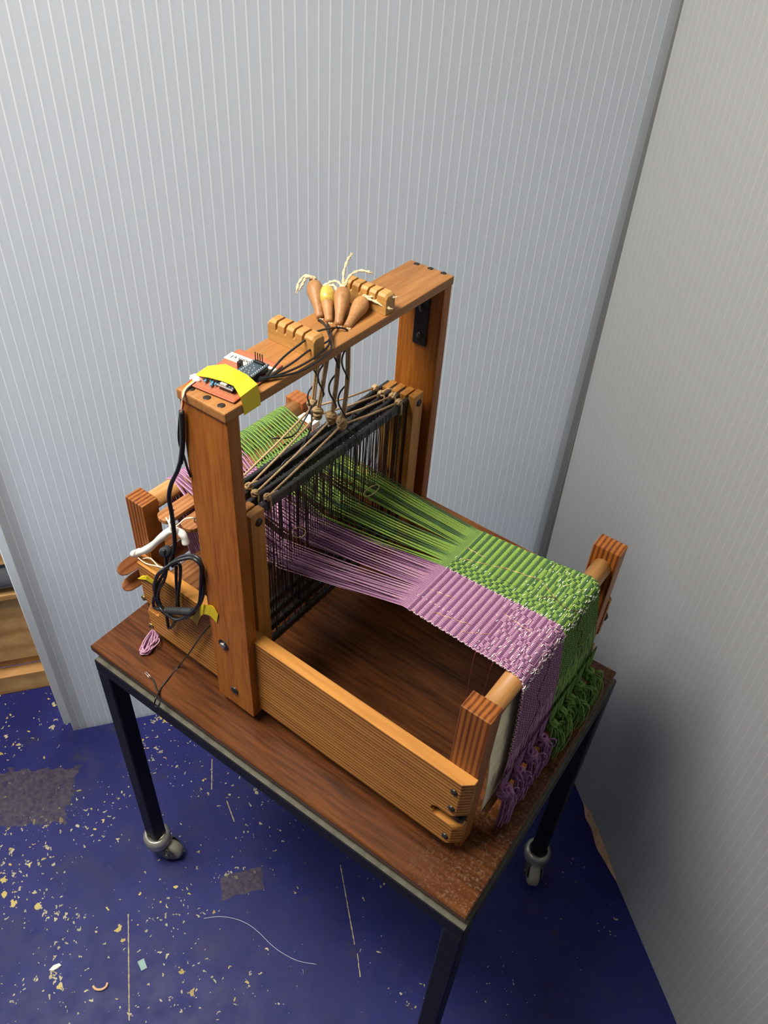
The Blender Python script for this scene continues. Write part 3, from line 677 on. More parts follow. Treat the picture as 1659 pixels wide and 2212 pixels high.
for k in range(NT):
    half = 0 if k < HALF else 1; key = ('p' if half == 0 else 'g') + ('l' if k % 2 == 0 else 'd')
    pts = []; s = 0.0; end = S_
    lim = WOVEN[half] + g.uniform(-0.004, 0.004) - 0.0009 * (k - (0 if half == 0 else HALF)) * (0.35 if half == 0 else 0.2)
    while s < end:
        x, z, nx, nz = line(s); y = y_cloth(k, s)
        if s < lim:
            pk = PICK if s < 0.098 else 0.0040
            A_ = 0.00125 * min(1, s / 0.004); c_ = cos(pi * s / pk + phase(k, s, half))
            h = A_ * max(-1, min(1, 1.5 * c_)); s += pk / 3 if s < L1 + L2 else pk / 2.4
        else:
            h = g.uniform(-0.0004, 0.0004) * 1.5; y += g.uniform(-0.0004, 0.0004); s += 0.014
        pts.append((x + nx * h, y, z + nz * h))
    weave[key].tube(pts, 0.00096, 5, cap=False)
for key, nm in (('pl', 'pale mauve weave'), ('pd', 'dark purple weave'), ('gl', 'light green weave'), ('gd', 'dark green weave')):
    o = weave[key].build('woven_yarns', key, cloth, smooth=True); o['kind'] = 'stuff'; lab(o, nm)
# weft picks running across inside the weave keep it closed
wf = MB(); wg = MB()
s = 0.003
while s < L1 + L2 + 0.10:
    x, z, nx, nz = line(s)
    for m_, k0, k1 in ((wf, 0, HALF - 1), (wg, HALF, NT - 1)):
        m_.tube([(x, y_cloth(k, s) + (-0.0006 if k == k0 and k0 == 0 else 0), z) for k in range(k0, k1 + 1, 15)], 0.0010, 4)
    s += 0.0042
o = wf.build('weft', 'pd', cloth); o['kind'] = 'stuff'; o = wg.build('weft', 'gd', cloth); o['kind'] = 'stuff'
# white weft showing as ticks: along the colour border, the near edge and across the front part
tk = MB()
def tick(k, s, ln, h=0.0016, tilt=0.0):
    p = []
    for t in (0, 0.25, 0.5, 0.75, 1):
        ss = s + tilt * (t - 0.5); x, z, nx, nz = line(ss); hh = h * (0.35 + 0.65 * sin(pi * t)); y = y_cloth(k, ss) + ln * (t - 0.5)
        p.append((x + nx * hh, y, z + nz * hh))
    tk.tube(p, 0.00048, 5)
s = 0.002
while s < L1 + L2 * 0.6:
    tick(HALF - 0.5, s + g.uniform(-.001, .001), 0.0042, 0.0018, 0.0015); s += 0.0052
    if s > 0.01:
        x, z, nx, nz = line(s); tick(0, s, 0.0035, 0.0009, 0.0025)
s = 0.0
while s < 0.05:
    tick(HALF + 20, s, 0.004, 0.0017, 0.001); tick(22, s, 0.0035, 0.0017, 0.001); s += 0.006
for i in range(230):
    s = 0.085 + (L1 + L2 * 1.1 - 0.085) * g.random() ** 0.75; k = g.randint(1, NT - 2)
    tick(k, round(s / 0.0045) * 0.0045, g.uniform(0.003, 0.006), 0.0018, g.uniform(-0.001, 0.0025))
for i in range(60):      # loose white pick along the turn over the beam
    k = i * NT / 60 + g.uniform(-.5, .5); s = L1 + L2 * (0.85 + 0.35 * sin(i * 0.7) * 0.6) + (0.004 if i % 2 else 0)
    tick(k, s, 0.0065, 0.0022, g.uniform(-0.004, 0.004))
for i in range(26): tick(0.2, L1 + L2 + 0.004 * i, 0.0025, 0.0013, 0.003)
o = tk.build('white_weft_ticks', 'weft', cloth, smooth=True); o['kind'] = 'stuff'
# copper threads and a maroon thread laid in
for (a, b, k0, k1) in ((0.0, 0.03, 116, 113), (0.01, 0.06, 98, 112), (0.055, 0.10, 112, 118), (0.005, 0.035, 36, 41), (0.03, 0.075, 12, 22), (0.095, 0.135, 55, 50), (0.07, 0.10, 8, 24), (0.10, 0.13, 118, 104)):
    p = []
    for i in range(9):
        t = i / 8; s = lerp(a, b, t); x, z, nx, nz = line(s); p.append((x, y_cloth(lerp(k0, k1, t), s), z + 0.0018 + 0.0006 * sin(i * 2.1)))
    MB().tube(p, 0.00032, 5).build('copper_thread', 'copper', cloth, smooth=True)
e1 = Vector((line(0.098)[0], y_cloth(0, 0.098) - 0.001, line(0.098)[1]))
MB().tube(smooth_path([e1 + V(0, 0.003, 0), e1 + V(0.001, -0.003, -0.01), e1 + V(0.002, -0.004, -0.06), e1 + V(0.003, -0.001, -0.12)], 5), 0.0006, 5).build('maroon_thread', 'maroon', cloth, smooth=True)
e2 = Vector((line(0.122)[0], y_cloth(0, 0.122) - 0.001, line(0.122)[1]))
MB().tube(smooth_path([e2 + V(0, 0.003, 0), e2 + V(-.001, -0.002, -0.01), e2 + V(-0.004, 0.004, -0.05), e2 + V(-0.01, 0.008, -0.11)], 5), 0.0006, 5).build('maroon_thread', 'maroon', cloth, smooth=True)
p = []
for i in range(30):
    t = i / 29; s = lerp(0.118, L1 + L2 + 0.10, t); x, z, nx, nz = line(s); k = lerp(96, 122, t) + 5 * sin(i * 0.8); p.append((x + nx * 0.002, y_cloth(k, s), z + nz * 0.002))
MB().tube(p, 0.00042, 4).build('maroon_thread', 'maroon', cloth, smooth=True)
p = []
for i in range(24):
    t = i / 23; s = lerp(L1 + L2, L1 + L2 + 0.115, t); x, z, nx, nz = line(s); k = lerp(44, 30, t) + 6 * sin(i * 0.5); p.append((x + nx * 0.002, y_cloth(k, s), z + nz * 0.002))
MB().tube(p, 0.00038, 4).build('maroon_thread', 'maroon', cloth, smooth=True)
# knotted tassels along the apron stick
def tassel(y, key, seed, big=1.0):
    g = random.Random(seed); mb = MB(); c_ = V(STK.x + 0.010, y, STK.z + 0.018)
    knot(mb, c_, 0.0070 * big, 0.0022, 5, seed)
    knot(mb, c_ + V(0.001, 0, 0.004), 0.0055 * big, 0.0020, 3, seed + 50)
    for i in range(28):
        a = g.uniform(-1, 1); out = g.uniform(0.003, 0.013 if key == 'pt' else 0.019); ln = g.uniform(0.034, 0.056) * big
        p0 = c_ + V(g.uniform(0, 0.005), a * 0.005, g.uniform(-0.004, 0.003))
        if i % 4 == 0 and key == 'gt':
            up = g.uniform(0.004, 0.010); sw = g.uniform(-0.02, 0.02)
            p = [p0, p0 + V(out * 0.8, sw * 0.4, up), p0 + V(out * 1.3, sw, -0.012), p0 + V(out * 1.1, sw * 1.1, -ln * 0.9)]
        elif i % 5 == 0:
            sw = g.uniform(-0.016, 0.016)
            p = [p0, p0 + V(out, sw * 0.6, 0.004), p0 + V(out * 1.2, sw, -0.014), p0 + V(out * 0.7, sw * 0.5, -0.026), p0 + V(out, a * 0.01, -ln)]
        else:
            p = [p0, p0 + V(out * 0.6, a * 0.007, -0.010), p0 + V(out * 0.9, a * 0.010, -ln * 0.6), p0 + V(out * 0.8, a * 0.012, -ln)]
        p = [V(q_.x, q_.y, max(q_.z, 0.003)) for q_ in p]
        mb.tube(smooth_path(p, 5), 0.00105, 5)
    # strands running up into the hanging warp
    for i in range(12):
        yy = y + g.uniform(-0.014, 0.014)
        mb.tube([c_ + V(-0.002, g.uniform(-.004, .004), 0.002), (STK.x + 0.0075, lerp(yy, y, 0.35), STK.z + 0.032), (STK.x + 0.0065, yy, STK.z + 0.060)], 0.0010, 5, cap=False)
    return mb.build('tassel', key, cloth, smooth=True)
for i, y in enumerate((0.0770, 0.1080, 0.1390, 0.1680)): tassel(y, 'pt', 100 + i, 1.30 if i in (0, 2) else 1.15)
for i, y in enumerate((0.1960, 0.2200, 0.2450, 0.2720, 0.3020)): tassel(y, 'gt', 200 + i, 1.15)

# apron: cream canvas from the breast beam down to its stick
ap = MB(); A = []; B = []
for i in range(9):
    t = i / 8; x = lerp(DF.x + 0.004, STK.x - 0.004, t) + 0.004 * sin(pi * t); z = lerp(DF.z - DR - 0.003, STK.z - 0.010, t)
    A.append((x, lerp(0.046, 0.0500, t), z)); B.append((x, lerp(0.29, 0.325, t), z))
apron = tag(ap.strip(A, B, 0.0009).build('canvas_apron', 'canvas', smooth=False), 'cream canvas apron hanging under the front dowel behind the cloth', 'apron')
st = MB()
for i in range(26):
    t = i / 26; x = lerp(A[2][0], A[6][0], t) + 0.0016; z = lerp(A[2][2], A[6][2], t); y = lerp(0.082, 0.060, t)
    p = V(x, y, z); st.tube([p, p + V(0.0003, -0.0012, -0.0024)], 0.0002, 4)
st.build('stitching', 'stitch', apron)
ps = MB(); secs = [(0.0440, 0.3), (0.0490, 0.75), (0.0560, 1.0), (0.3320, 1.0), (0.3390, 0.7)]
pr = [(-0.0026, -0.0062), (0.0026, -0.0062), (0.0026, 0.0062), (-0.0026, 0.0062)]
vs = [(STK.x + u * (0.6 + 0.4 * s_), y, STK.z - 0.010 + v_ * s_) for y, s_ in secs for u, v_ in pr]
ps.quadlist(vs, [(3, 2, 1, 0), (16, 17, 18, 19)] + [(4 * i + k, 4 * i + (k + 1) % 4, 4 * i + 4 + (k + 1) % 4, 4 * i + 4 + k) for i in range(4) for k in range(4)])
tag(ps.build('apron_stick', 'stick', bevel=0.0006, seg=1), 'thin wooden stick holding the tassel knots at the foot of the apron', 'stick')

# ================================================================== THINGS ON AND AROUND THE LOOM
# two flat lease sticks lying in the warp behind the shafts
def lease_stick(x0, x1, y0, y1, zt, th, label, round_n=8, hole=True):
    r = (x1 - x0) / 2; xc = (x0 + x1) / 2; poly = []
    for i in range(round_n + 1):
        a = pi + pi * i / round_n; poly.append((xc + r * cos(a), y0 + r * 0.8 + r * 0.8 * sin(a)))
    for i in range(round_n + 1):
        a = pi * i / round_n; poly.append((xc + r * cos(a), y1 - r * 0.8 + r * 0.8 * sin(a)))
    t = thing('lease_stick', label, 'stick', (xc, (y0 + y1) / 2, zt - th), 'lease sticks')
    MB().prism(poly, 'Z', zt - th, zt).build('stick_body', 'stick', t, bevel=0.0012)
    if hole:
        MB().lathe([(0.0021, -0.0005), (0.0021, 0.0003)], 12, (xc, y0 + 0.022, zt)).build('cord_hole', 'slot', t)
    return t
lease_stick(0.0165, 0.0405, 0.0215, 0.3250, 0.2410, 0.0065, 'flat wooden lease stick nearer the back beam, in the warp')
lease_stick(0.0460, 0.0720, 0.0330, 0.3150, 0.2365, 0.0065, 'flat wooden lease stick nearer the heddle shafts, with a round end')
# white paper wrapped round the far end of the first stick
pw = MB(); sec = [(0.0135, 0.2335), (0.0140, 0.2430), (0.0290, 0.2440), (0.0435, 0.2425), (0.0440, 0.2335)]
pw.strip([(x, 0.3010, z) for x, z in sec], [(x, 0.3190, z) for x, z in sec], 0.0006)
tag(pw.build('paper_wrap', 'paper'), 'white paper band around the far end of a lease stick', 'paper')

# white plastic tube tied to the sticks, with its cream string
zt = 0.262
tube_pts = [PY(287, 1197, 0.000), PY(298, 1194, 0.000), PY(322, 1184, 0.002), PY(350, 1160, 0.006), PY(368, 1146, 0.012), PY(384, 1147, 0.020), PY(397, 1158, 0.022), PY(402, 1174, 0.022)]
tw = thing('white_tube_tie', 'bent white plastic tube tied with string beside the rear post', 'tube', tuple(tube_pts[3]))
mb = MB().tube(smooth_path(tube_pts, 5), [0.0043 + 0.0010 * abs(sin(i * 0.5)) for i in range(36)], 12)
mb.build('tube', 'plastic_white', tw, smooth=True)
cA = tube_pts[1]
MB().tube([cA + V(0.001 * cos(a), 0.0066 * cos(a), 0.0066 * sin(a)) for a in [2 * pi * i / 14 for i in range(14)]], 0.0009, 6, closed=True).build('string', 'string', tw, smooth=True)
MB().tube(smooth_path([cA + V(0.004, -0.004, -0.004), PY(315, 1217, -0.002), PY(335, 1222, -0.004), PY(352, 1226, -0.006)], 5), 0.0008, 6).build('string', 'string', tw, smooth=True)
MB().tube(smooth_path([cA + V(0.012, -0.002, -0.002), PY(325, 1206, -0.002), PY(340, 1221, -0.004), PY(352, 1228, -0.006)], 5), 0.0008, 6).build('string', 'string', tw, smooth=True)
hole1 = V(0.0285, 0.0435, 0.2415)
MB().tube(smooth_path([hole1, hole1 + V(0.004, -0.006, 0.004), tube_pts[4] + V(0.0, 0.0, 0.010), tube_pts[4] + V(0.003, 0.002, -0.010), tube_pts[4] + V(-0.004, 0.004, 0.004), hole1 + V(-0.006, -0.010, -0.006)], 5), 0.0010, 6).build('string', 'string', tw, smooth=True)
MB().tube(smooth_path([tube_pts[4] + V(0.002, 0, 0.006), PY(383, 1135, 0.018), PY(400, 1121, 0.028), PY(418, 1119, 0.036), V(0.060, 0.050, 0.2375)], 5), 0.0010, 6).build('string', 'string', tw, smooth=True)

# ------------------------------------------------------------------ lift cords, handles
HX = [0.1630, 0.1765, 0.1885, 0.1985]; HY = [0.1790, 0.1785, 0.1800, 0.1830]
KN = [V(0.1520, 0.1775, 0.3950), V(0.1650, 0.1715, 0.3925), V(0.1795, 0.1800, 0.3880), V(0.1940, 0.1825, 0.3860)]
names = ['rearmost', 'second from the back', 'third from the back', 'frontmost']
for i in range(4):
    lc = thing('lift_cord', 'brown hemp lift cord with bridle to the shaft %s' % names[i], 'cord', (SX[i], KN[i].y, 0.352), 'lift cords of the shafts')
    mb = MB()
    top = V(HX[i], HY[i], HU + TB + 0.001)
    pth = smooth_path([top, V(HX[i], HY[i], HU - 0.004), lerp(V(HX[i], HY[i], HU), KN[i], 0.5) + V(0.001 * (i - 1), 0.001, 0), KN[i] + V(0, 0, 0.004)], 6)
    mb.tube(pth, 0.0017, 8)
    mb.tube([p + V(0.0022, 0.0012, 0) for p in pth], 0.0014, 8)
    mb.build('riser', 'rope', lc, smooth=True)
    kb = MB(); knot(kb, KN[i], 0.0052, 0.0021, 5, 300 + i); knot(kb, KN[i] - V(0, 0, 0.006), 0.0042, 0.0020, 3, 330 + i); kb.build('knot', 'knot', lc, smooth=True)
    yn, yf_ = 0.047 + 0.004 * (i % 2), 0.3085 - 0.006 * (i % 2)
    eN, eF = V(SX[i], yn, ZT + 0.010), V(SX[i], yf_, ZT + 0.010)
    MB().tube([KN[i] - V(0, 0.003, 0.006), lerp(KN[i] - V(0, 0, .006), eN, 0.5) - V(0, 0, 0.001), eN], 0.00135, 7).build('bridle', 'rope', lc, smooth=True)
    MB().tube([KN[i] - V(0, -0.003, 0.006), lerp(KN[i] - V(0, 0, .006), eF, 0.5) - V(0, 0, 0.0015), eF], 0.00135, 7).build('bridle', 'rope', lc, smooth=True)
    for e, sd in ((eN, 400), (eF, 430)):
        k_ = MB(); knot(k_, e, 0.0036, 0.0016, 4, sd + i)
        x = SX[i]
        k_.tube([(x - 0.0050, e.y, ZT - 0.008), (x - 0.0050, e.y, ZT + 0.0085), (x, e.y, ZT + 0.0095), (x + 0.0050, e.y, ZT + 0.0085), (x + 0.0050, e.y, ZT - 0.008), (x, e.y, ZT - 0.0090)], 0.0013, 6, closed=True)
        g_ = random.Random(sd + i); k_.tube(smooth_path([e, e + V(0.004, g_.uniform(-.006, .006), 0.006), e + V(g_.uniform(.002, .010), g_.uniform(-.012, .014), g_.uniform(0.0, 0.006))], 4), 0.0012, 6)
        k_.build('end_knot', 'knot' if e is eN else 'rope', lc, smooth=True)
hl = [('plain brown pear-shaped wooden cord handle, leftmost of the four on the beam', (677, 607)), ('pear-shaped wooden cord handle with its top painted yellow', (705, 621)),
      ('brown pear-shaped wooden cord handle just right of the yellow-topped one', (742, 622)), ('brown pear-shaped wooden cord handle leaning right against the notched rack', (787, 646))]
for i, (lbl, tpx) in enumerate(hl):
    b = V(HX[i] - 0.0015, HY[i] + 0.001, BT + 0.0006); d_ = _ray(*tpx).normalized(); t = (b - _O).dot(d_); near_ = _O + d_ * t; dm = (near_ - b).length; Lh = 0.0505
    top = near_ + d_ * (sqrt(max(Lh * Lh - dm * dm, 0)) if dm < Lh else 0); ax = (top - b).normalized(); L_ = (top - b).length
    h = thing('cord_handle', lbl, 'handle', tuple(b), 'turned handles on the beam')
    R = 0.0094
    prof = [(0.0030, 0.0), (0.0042, 0.0012), (0.0046, 0.06 * L_), (0.0050, 0.2 * L_), (0.0060, 0.36 * L_), (0.0078, 0.52 * L_), (R, 0.68 * L_), (R * 1.02, 0.76 * L_), (R * 0.95, 0.84 * L_), (R * 0.78, 0.92 * L_), (R * 0.50, 0.97 * L_), (0.0025, L_)]
    gp = MB().lathe(prof, 24, b, ax).build('grip', 'handle', h, smooth=True)
    if i == 1:
        cut = 0.50 * L_
        pr2 = [(r + 0.0003, hh) for r, hh in prof if hh >= cut]
        MB().lathe(pr2, 24, b, ax).build('painted_top', 'yellow_paint', h, smooth=True)
    kn = MB(); knot(kn, top + ax * 0.0015, 0.0032, 0.0014, 4, 500 + i); kn.build('top_knot', 'jute', h, smooth=True)
    right = _R @ V(1, 0, 0); upv = _R @ V(0, 1, 0)
    ends = {0: [[(-4, -8), (-18, -10), (-30, 4), (-34, 20)], [(-4, -6), (-14, -8), (-20, 2), (-26, 14)]],
            1: [[(0, -4), (10, -12), (26, -10), (38, 18), (60, 48)], [(4, -4), (18, -2), (20, 24), (-2, 56)]],
            2: [[(0, -4), (0, -30), (8, -56), (14, -66)], [(2, -4), (14, -26), (34, -36), (56, -32)]],
            3: [[(0, -2), (16, 2), (36, 12), (54, 20)], [(2, -4), (24, -6), (46, -6), (62, -4)]]}[i]
    s_m = (top - _O).length / F
    for j, e in enumerate(ends):
        p = [top + right * (u * s_m) - upv * (v_ * s_m) - d_ * (0.0045 + 0.0012 * q_) for q_, (u, v_) in enumerate(e)]
        p = [top] + p
        pp = smooth_path(p, 5); mt = MB()
        for st_ in range(2):
            mt.tube([q_ + (right * cos(n_ * 0.9 + st_ * pi) + upv * sin(n_ * 0.9 + st_ * pi)) * 0.0008 for n_, q_ in enumerate(pp)], 0.00105, 5)
        for f_ in range(4):
            q0 = pp[-1]; dirn = (pp[-1] - pp[-3]).normalized(); mt.tube([q0 - dirn * 0.002, q0 + dirn * 0.003 + right * rnd.uniform(-.0016, .0016) + upv * rnd.uniform(-.0016, .0016)], 0.0004, 4)
        mt.build('twine_end', 'jute', h, smooth=True)

# ------------------------------------------------------------------ circuit board
PC = V(0.1765, 0.0350, BT + 0.0012); PR_ = rad(6.8)
pcb = thing('circuit_board', 'copper-coloured prototype circuit board with modules, on the near end of the beam', 'circuit board', tuple(PC), rz=PR_)
PW, PLn = 0.0560, 0.0800
def lb(x0, y0, z0, x1, y1, z1, name, mat, parent=pcb, bevel=0.0, mi=None):
    return MB().box((PC.x + x0, PC.y + y0, PC.z + z0), (PC.x + x1, PC.y + y1, PC.z + z1)).build(name, mat, parent, bevel=bevel, seg=1)
board = lb(-PW / 2, -PLn / 2, 0, PW / 2, PLn / 2, 0.0016, 'board', 'pcb', bevel=0.0006)
pads = MB()
for r_ in range(30):
    yy = -PLn / 2 + 0.0045 + r_ * 0.00254
    if yy > PLn / 2 - 0.003: break
    for c_ in range(20):
        xx = -PW / 2 + 0.004 + c_ * 0.00254
        if xx > PW / 2 - 0.003: break
        z = PC.z + 0.00165; a = 0.0007
        pads.quadlist([(PC.x + xx + a * sx, PC.y + yy + 1.25 * a * sy, z) for sx, sy in ((-1, -1), (1, -1), (1, 1), (-1, 1))], [(0, 1, 2, 3)])
o = pads.build('solder_pads', 'pad', board); o['kind'] = 'stuff'
# printed label, reads from the other side of the beam
labl = MB().box((PC.x - 0.0290, PC.y + 0.0165, PC.z + 0.0018), (PC.x + 0.0285, PC.y + 0.0300, PC.z + 0.0021)).build('label_strip', 'label', pcb)
tcu = bpy.data.curves.new('label_text', 'FONT'); tcu.body = 'singing loom v1'; tcu.size = 0.0080; tcu.offset = 0.00012; tcu.align_x = 'CENTER'; tcu.align_y = 'CENTER'; tcu.extrude = 0.00004
to = bpy.data.objects.new('label_text_tmp', tcu); col.objects.link(to); bpy.context.view_layer.update()
tme = bpy.data.meshes.new_from_object(to.evaluated_get(bpy.context.evaluated_depsgraph_get())); bpy.data.objects.remove(to); tme.materials.clear(); tme.materials.append(M['ink'])
txt = bpy.data.objects.new('label_text', tme); col.objects.link(txt); txt.parent = labl; txt.location = (0, 0, 0.0003); txt.rotation_euler = (0, 0, pi)
# raised breakout module with a four-pin header
mod = lb(0.0050, -0.0050, 0.0085, 0.0240, 0.0225, 0.0098, 'breakout_module', 'board_dark', bevel=0.0002)
lb(0.0060, -0.0045, 0.0018, 0.0084, 0.0215, 0.0085, 'pin_strip', 'chip', mod); lb(0.0206, -0.0045, 0.0018, 0.0230, 0.0215, 0.0085, 'pin_strip', 'chip', mod)
sp = MB()
for k in range(9):
    for xx in (0.0072, 0.0218): sp.lathe([(0.0009, 0), (0.0007, 0.0006), (0.0001, 0.0009)], 8, (PC.x + xx, PC.y - 0.0035 + k * 0.0030, PC.z + 0.0098))
for xx, yy in ((0.011, 0.001), (0.014, 0.001), (0.0165, 0.0035), (0.012, 0.0055), (0.0155, 0.008), (0.0125, 0.011), (0.016, -0.002), (0.0118, -0.003)):
    sp.box((PC.x + xx, PC.y + yy, PC.z + 0.0098), (PC.x + xx + 0.0016, PC.y + yy + 0.0010, PC.z + 0.0106))
o = sp.build('solder_joints', 'solder', mod); o['kind'] = 'stuff'
hdr = lb(0.0090, 0.0165, 0.0098, 0.0205, 0.0195, 0.0125, 'pin_header', 'chip', mod, 0.0003)
for k in range(4):
    x = 0.0105 + k * 0.0028; lb(x - 0.00035, 0.0178, 0.0125, x + 0.00035, 0.0185, 0.0215, 'pin', 'bolt', hdr)
# microcontroller half under the tape, socket, resistors
mcu = lb(0.0010, -0.0310, 0.0062, 0.0200, 0.0100, 0.0076, 'microcontroller', 'board_dark', bevel=0.0002)
lb(0.0010, -0.0314, 0.0060, 0.0200, -0.0309, 0.0074, 'board_rim', 'board_edge', mcu)
lb(0.0030, -0.0300, 0.0018, 0.0180, 0.0050, 0.0060, 'pin_socket', 'chip', mcu)
lb(0.0048, -0.0312, 0.0076, 0.0124, -0.0255, 0.0102, 'usb_socket', 'usb', mcu, 0.0005)
sp = MB()
for k in range(7):
    sp.lathe([(0.0008, 0), (0.0006, 0.0006), (0.0001, 0.0008)], 8, (PC.x + 0.0188, PC.y - 0.0295 + k * 0.00254, PC.z + 0.0076)); sp.box((PC.x + 0.0140 + (k % 2) * 0.002, PC.y - 0.029 + k * 0.0016, PC.z + 0.0076), (PC.x + 0.0154 + (k % 2) * 0.002, PC.y - 0.0281 + k * 0.0016, PC.z + 0.0084))
o = sp.build('solder_joints', 'solder', mcu); o['kind'] = 'stuff'
lb(-0.0045, 0.0070, 0.0018, -0.0005, 0.0125, 0.0110, 'socket_block', 'chip', bevel=0.0003)
for k, (xx, yy) in enumerate(((-0.0150, -0.0275), (-0.0105, -0.0245), (-0.0060, -0.0300), (-0.0035, -0.0260))):
    c_ = V(PC.x + xx, PC.y + yy, PC.z + 0.0042); dd = V(0.35, -0.94, 0)
    rs = MB().lathe([(0.0010, -0.0034), (0.0014, -0.0031), (0.0014, -0.0019), (0.0011, -0.0015), (0.0011, 0.0015), (0.0014, 0.0019), (0.0014, 0.0031), (0.0010, 0.0034)], 12, c_, dd).build('resistor', 'resistor', pcb, smooth=True)
    MB().tube(smooth_path([c_ - dd * 0.0062 - V(0, 0, 0.0038), c_ - dd * 0.0050, c_, c_ + dd * 0.0050, c_ + dd * 0.0062 - V(0, 0, 0.0038)], 4), 0.0003, 5).build('resistor_lead', 'solder', rs)
bl = MB(); g = random.Random(9); c_ = PC + V(-0.0260, -0.0285, 0.0022)
bl.quadlist([], []); 
gv = []
for (r_, h_) in ((0.0078, -0.0012), (0.0074, 0.0012), (0.0052, 0.0030), (0.0020, 0.0036)):
    for a in range(12): rr = r_ * g.uniform(0.78, 1.15); gv.append((c_.x + rr * cos(a * pi / 6), c_.y + rr * 0.8 * sin(a * pi / 6), c_.z + h_ * g.uniform(0.8, 1.1)))
bl.quadlist(gv, [(i * 12 + a, i * 12 + (a + 1) % 12, i * 12 + 12 + (a + 1) % 12, i * 12 + 12 + a) for i in range(3) for a in range(12)] + [tuple(range(36, 48))])
bl.build('glue_blob', 'glue', pcb, smooth=False)

# yellow tape over the board, folded down the beam's front
def zpt(x, y, z): return PZ(x, y, z)
near_e = [PZ(420, 811, BT + 0.006), PZ(452, 816, BT + 0.0105), PZ(482, 824, BT + 0.0130), PZ(505, 834, BT + 0.0120), PX(519, 858, XU1 + 0.0015), PX(525, 880, XU1 + 0.0010), PX(527, 897, XU1 + 0.0006)]
far_e = [PZ(449, 791, BT + 0.009), PZ(488, 787, BT + 0.0135), PZ(512, 799, BT + 0.0145), PZ(534, 810, BT + 0.0125), PX(556, 830, XU1 + 0.0015), PX(561, 852, XU1 + 0.0010), PX(563, 874, XU1 + 0.0006)]
tag(MB().strip(near_e, far_e, 0.0003).build('tape_strip', 'tape'), 'yellow tape strip folded over the circuit board and down the beam', 'tape')
# tape on the near rail's back end
ta = [PY(297, 1250, -0.0056), PY(315, 1252, -0.0085), PY(332, 1262, -0.0070)]; tb = [PY(308, 1243, -0.0056), PY(318, 1243, -0.0090), PY(333, 1255, -0.0070)]
tag(MB().strip(ta, tb, 0.0003).build('tape_strip', 'tape'), 'small yellow tape tab on the back end of the near rail', 'tape')
ta = smooth_path([PY(410, 1334, -0.0068), PY(432, 1309, -0.0120), PY(445, 1307, -0.0180), PY(460, 1310, -0.0190), PY(471, 1327, -0.0180)], 5)
tb = smooth_path([PY(426, 1351, -0.0060), PY(433, 1333, -0.0090), PY(442, 1327, -0.0172), PY(455, 1332, -0.0178), PY(468, 1346, -0.0172)], 5)
tag(MB().strip(ta, tb, 0.0003).build('tape_strip', 'tape'), 'curled yellow tape hook on the near upright by the cable coil', 'tape')

# ------------------------------------------------------------------ thin black cables from the board up to the handles and down the lift cords
cs = V(0.2030, 0.0460, BT + 0.0030)
mid = [[PZ(612, 772, BT + 0.010), PX(655, 738, 0.2010), PZ(683, 717, BT + 0.022), PZ(722, 708, BT + 0.006)], [PZ(630, 785, BT + 0.006), PZ(668, 757, BT + 0.010), PZ(708, 737, BT + 0.010), PZ(716, 716, BT + 0.006)],
       [PZ(640, 795, BT + 0.004), PZ(690, 765, BT + 0.006), PZ(712, 740, BT + 0.008), PZ(708, 705, BT + 0.006)], [PZ(645, 803, BT + 0.003), PZ(698, 772, BT + 0.005), PZ(716, 748, BT + 0.006), PZ(702, 702, BT + 0.006)]]
order = [3, 2, 1, 0]
cab_l = ['thin black cable from the board through the rack notch to the rightmost handle', 'thin black cable from the board passing just in front of the rack', 'thin black cable arching low from the board to the yellow-topped handle', 'thin black cable lying lowest along the beam edge to the leftmost handle']
for j in range(4):
    i = order[j]; cb = thing('sensor_cable', cab_l[j], 'cable', tuple(cs), 'thin sensor cables')
    hole = V(HX[i] + 0.002, HY[i] - 0.004, BT + 0.001)
    st0 = cs + V(0.001 * j, -0.004 + 0.0022 * j, 0.0006 * j)
    MB().tube(smooth_path([st0 + V(-0.012, -0.008, 0.001), st0] + mid[j] + [hole + V(0, -0.002, 0.002), hole - V(0, -0.002, 0.006)], 6), 0.00115, 7).build('upper_run', 'cable', cb, smooth=True)
    p = []
    for q_ in range(30):
        t = q_ / 29; c_ = lerp(V(HX[i], HY[i], HU + 0.004), KN[i], t); a = t * 4.4 * pi + j * 1.3; rr = 0.0036 + 0.0035 * t * abs(sin(a * 0.5))
        p.append(c_ + V(rr * cos(a), rr * sin(a), 0))
    tail = {0: [(0.004, -0.020, -0.012), (0.002, -0.040, -0.026), (-0.010, -0.062, -0.022)], 1: [(0.003, -0.016, -0.014), (0.004, -0.036, -0.034), (0.000, -0.058, -0.040), (0.000, -0.066, -0.044)],
            2: [(0.000, 0.010, -0.016), (0.004, 0.030, -0.026), (-0.003, 0.048, -0.022), (-0.002, 0.058, -0.034)], 3: [(0.000, 0.012, -0.018), (0.004, 0.022, -0.030), (0.006, 0.030, -0.052), (0.004, 0.032, -0.085)]}[i]
    p += [KN[i] + V(*t_) for t_ in tail]
    MB().tube(smooth_path(p, 3), 0.00110, 6).build('lower_run', 'cable', cb, smooth=True)
    e = KN[i] + V(*tail[-1]); MB().tube(smooth_path([e, e + V(0.001, 0.004, -0.004), e + V(-0.001, 0.006, -0.010), e + V(0.002, 0.004, -0.016)], 4), 0.0005, 5).build('bare_end', 'copper', cb, smooth=True)

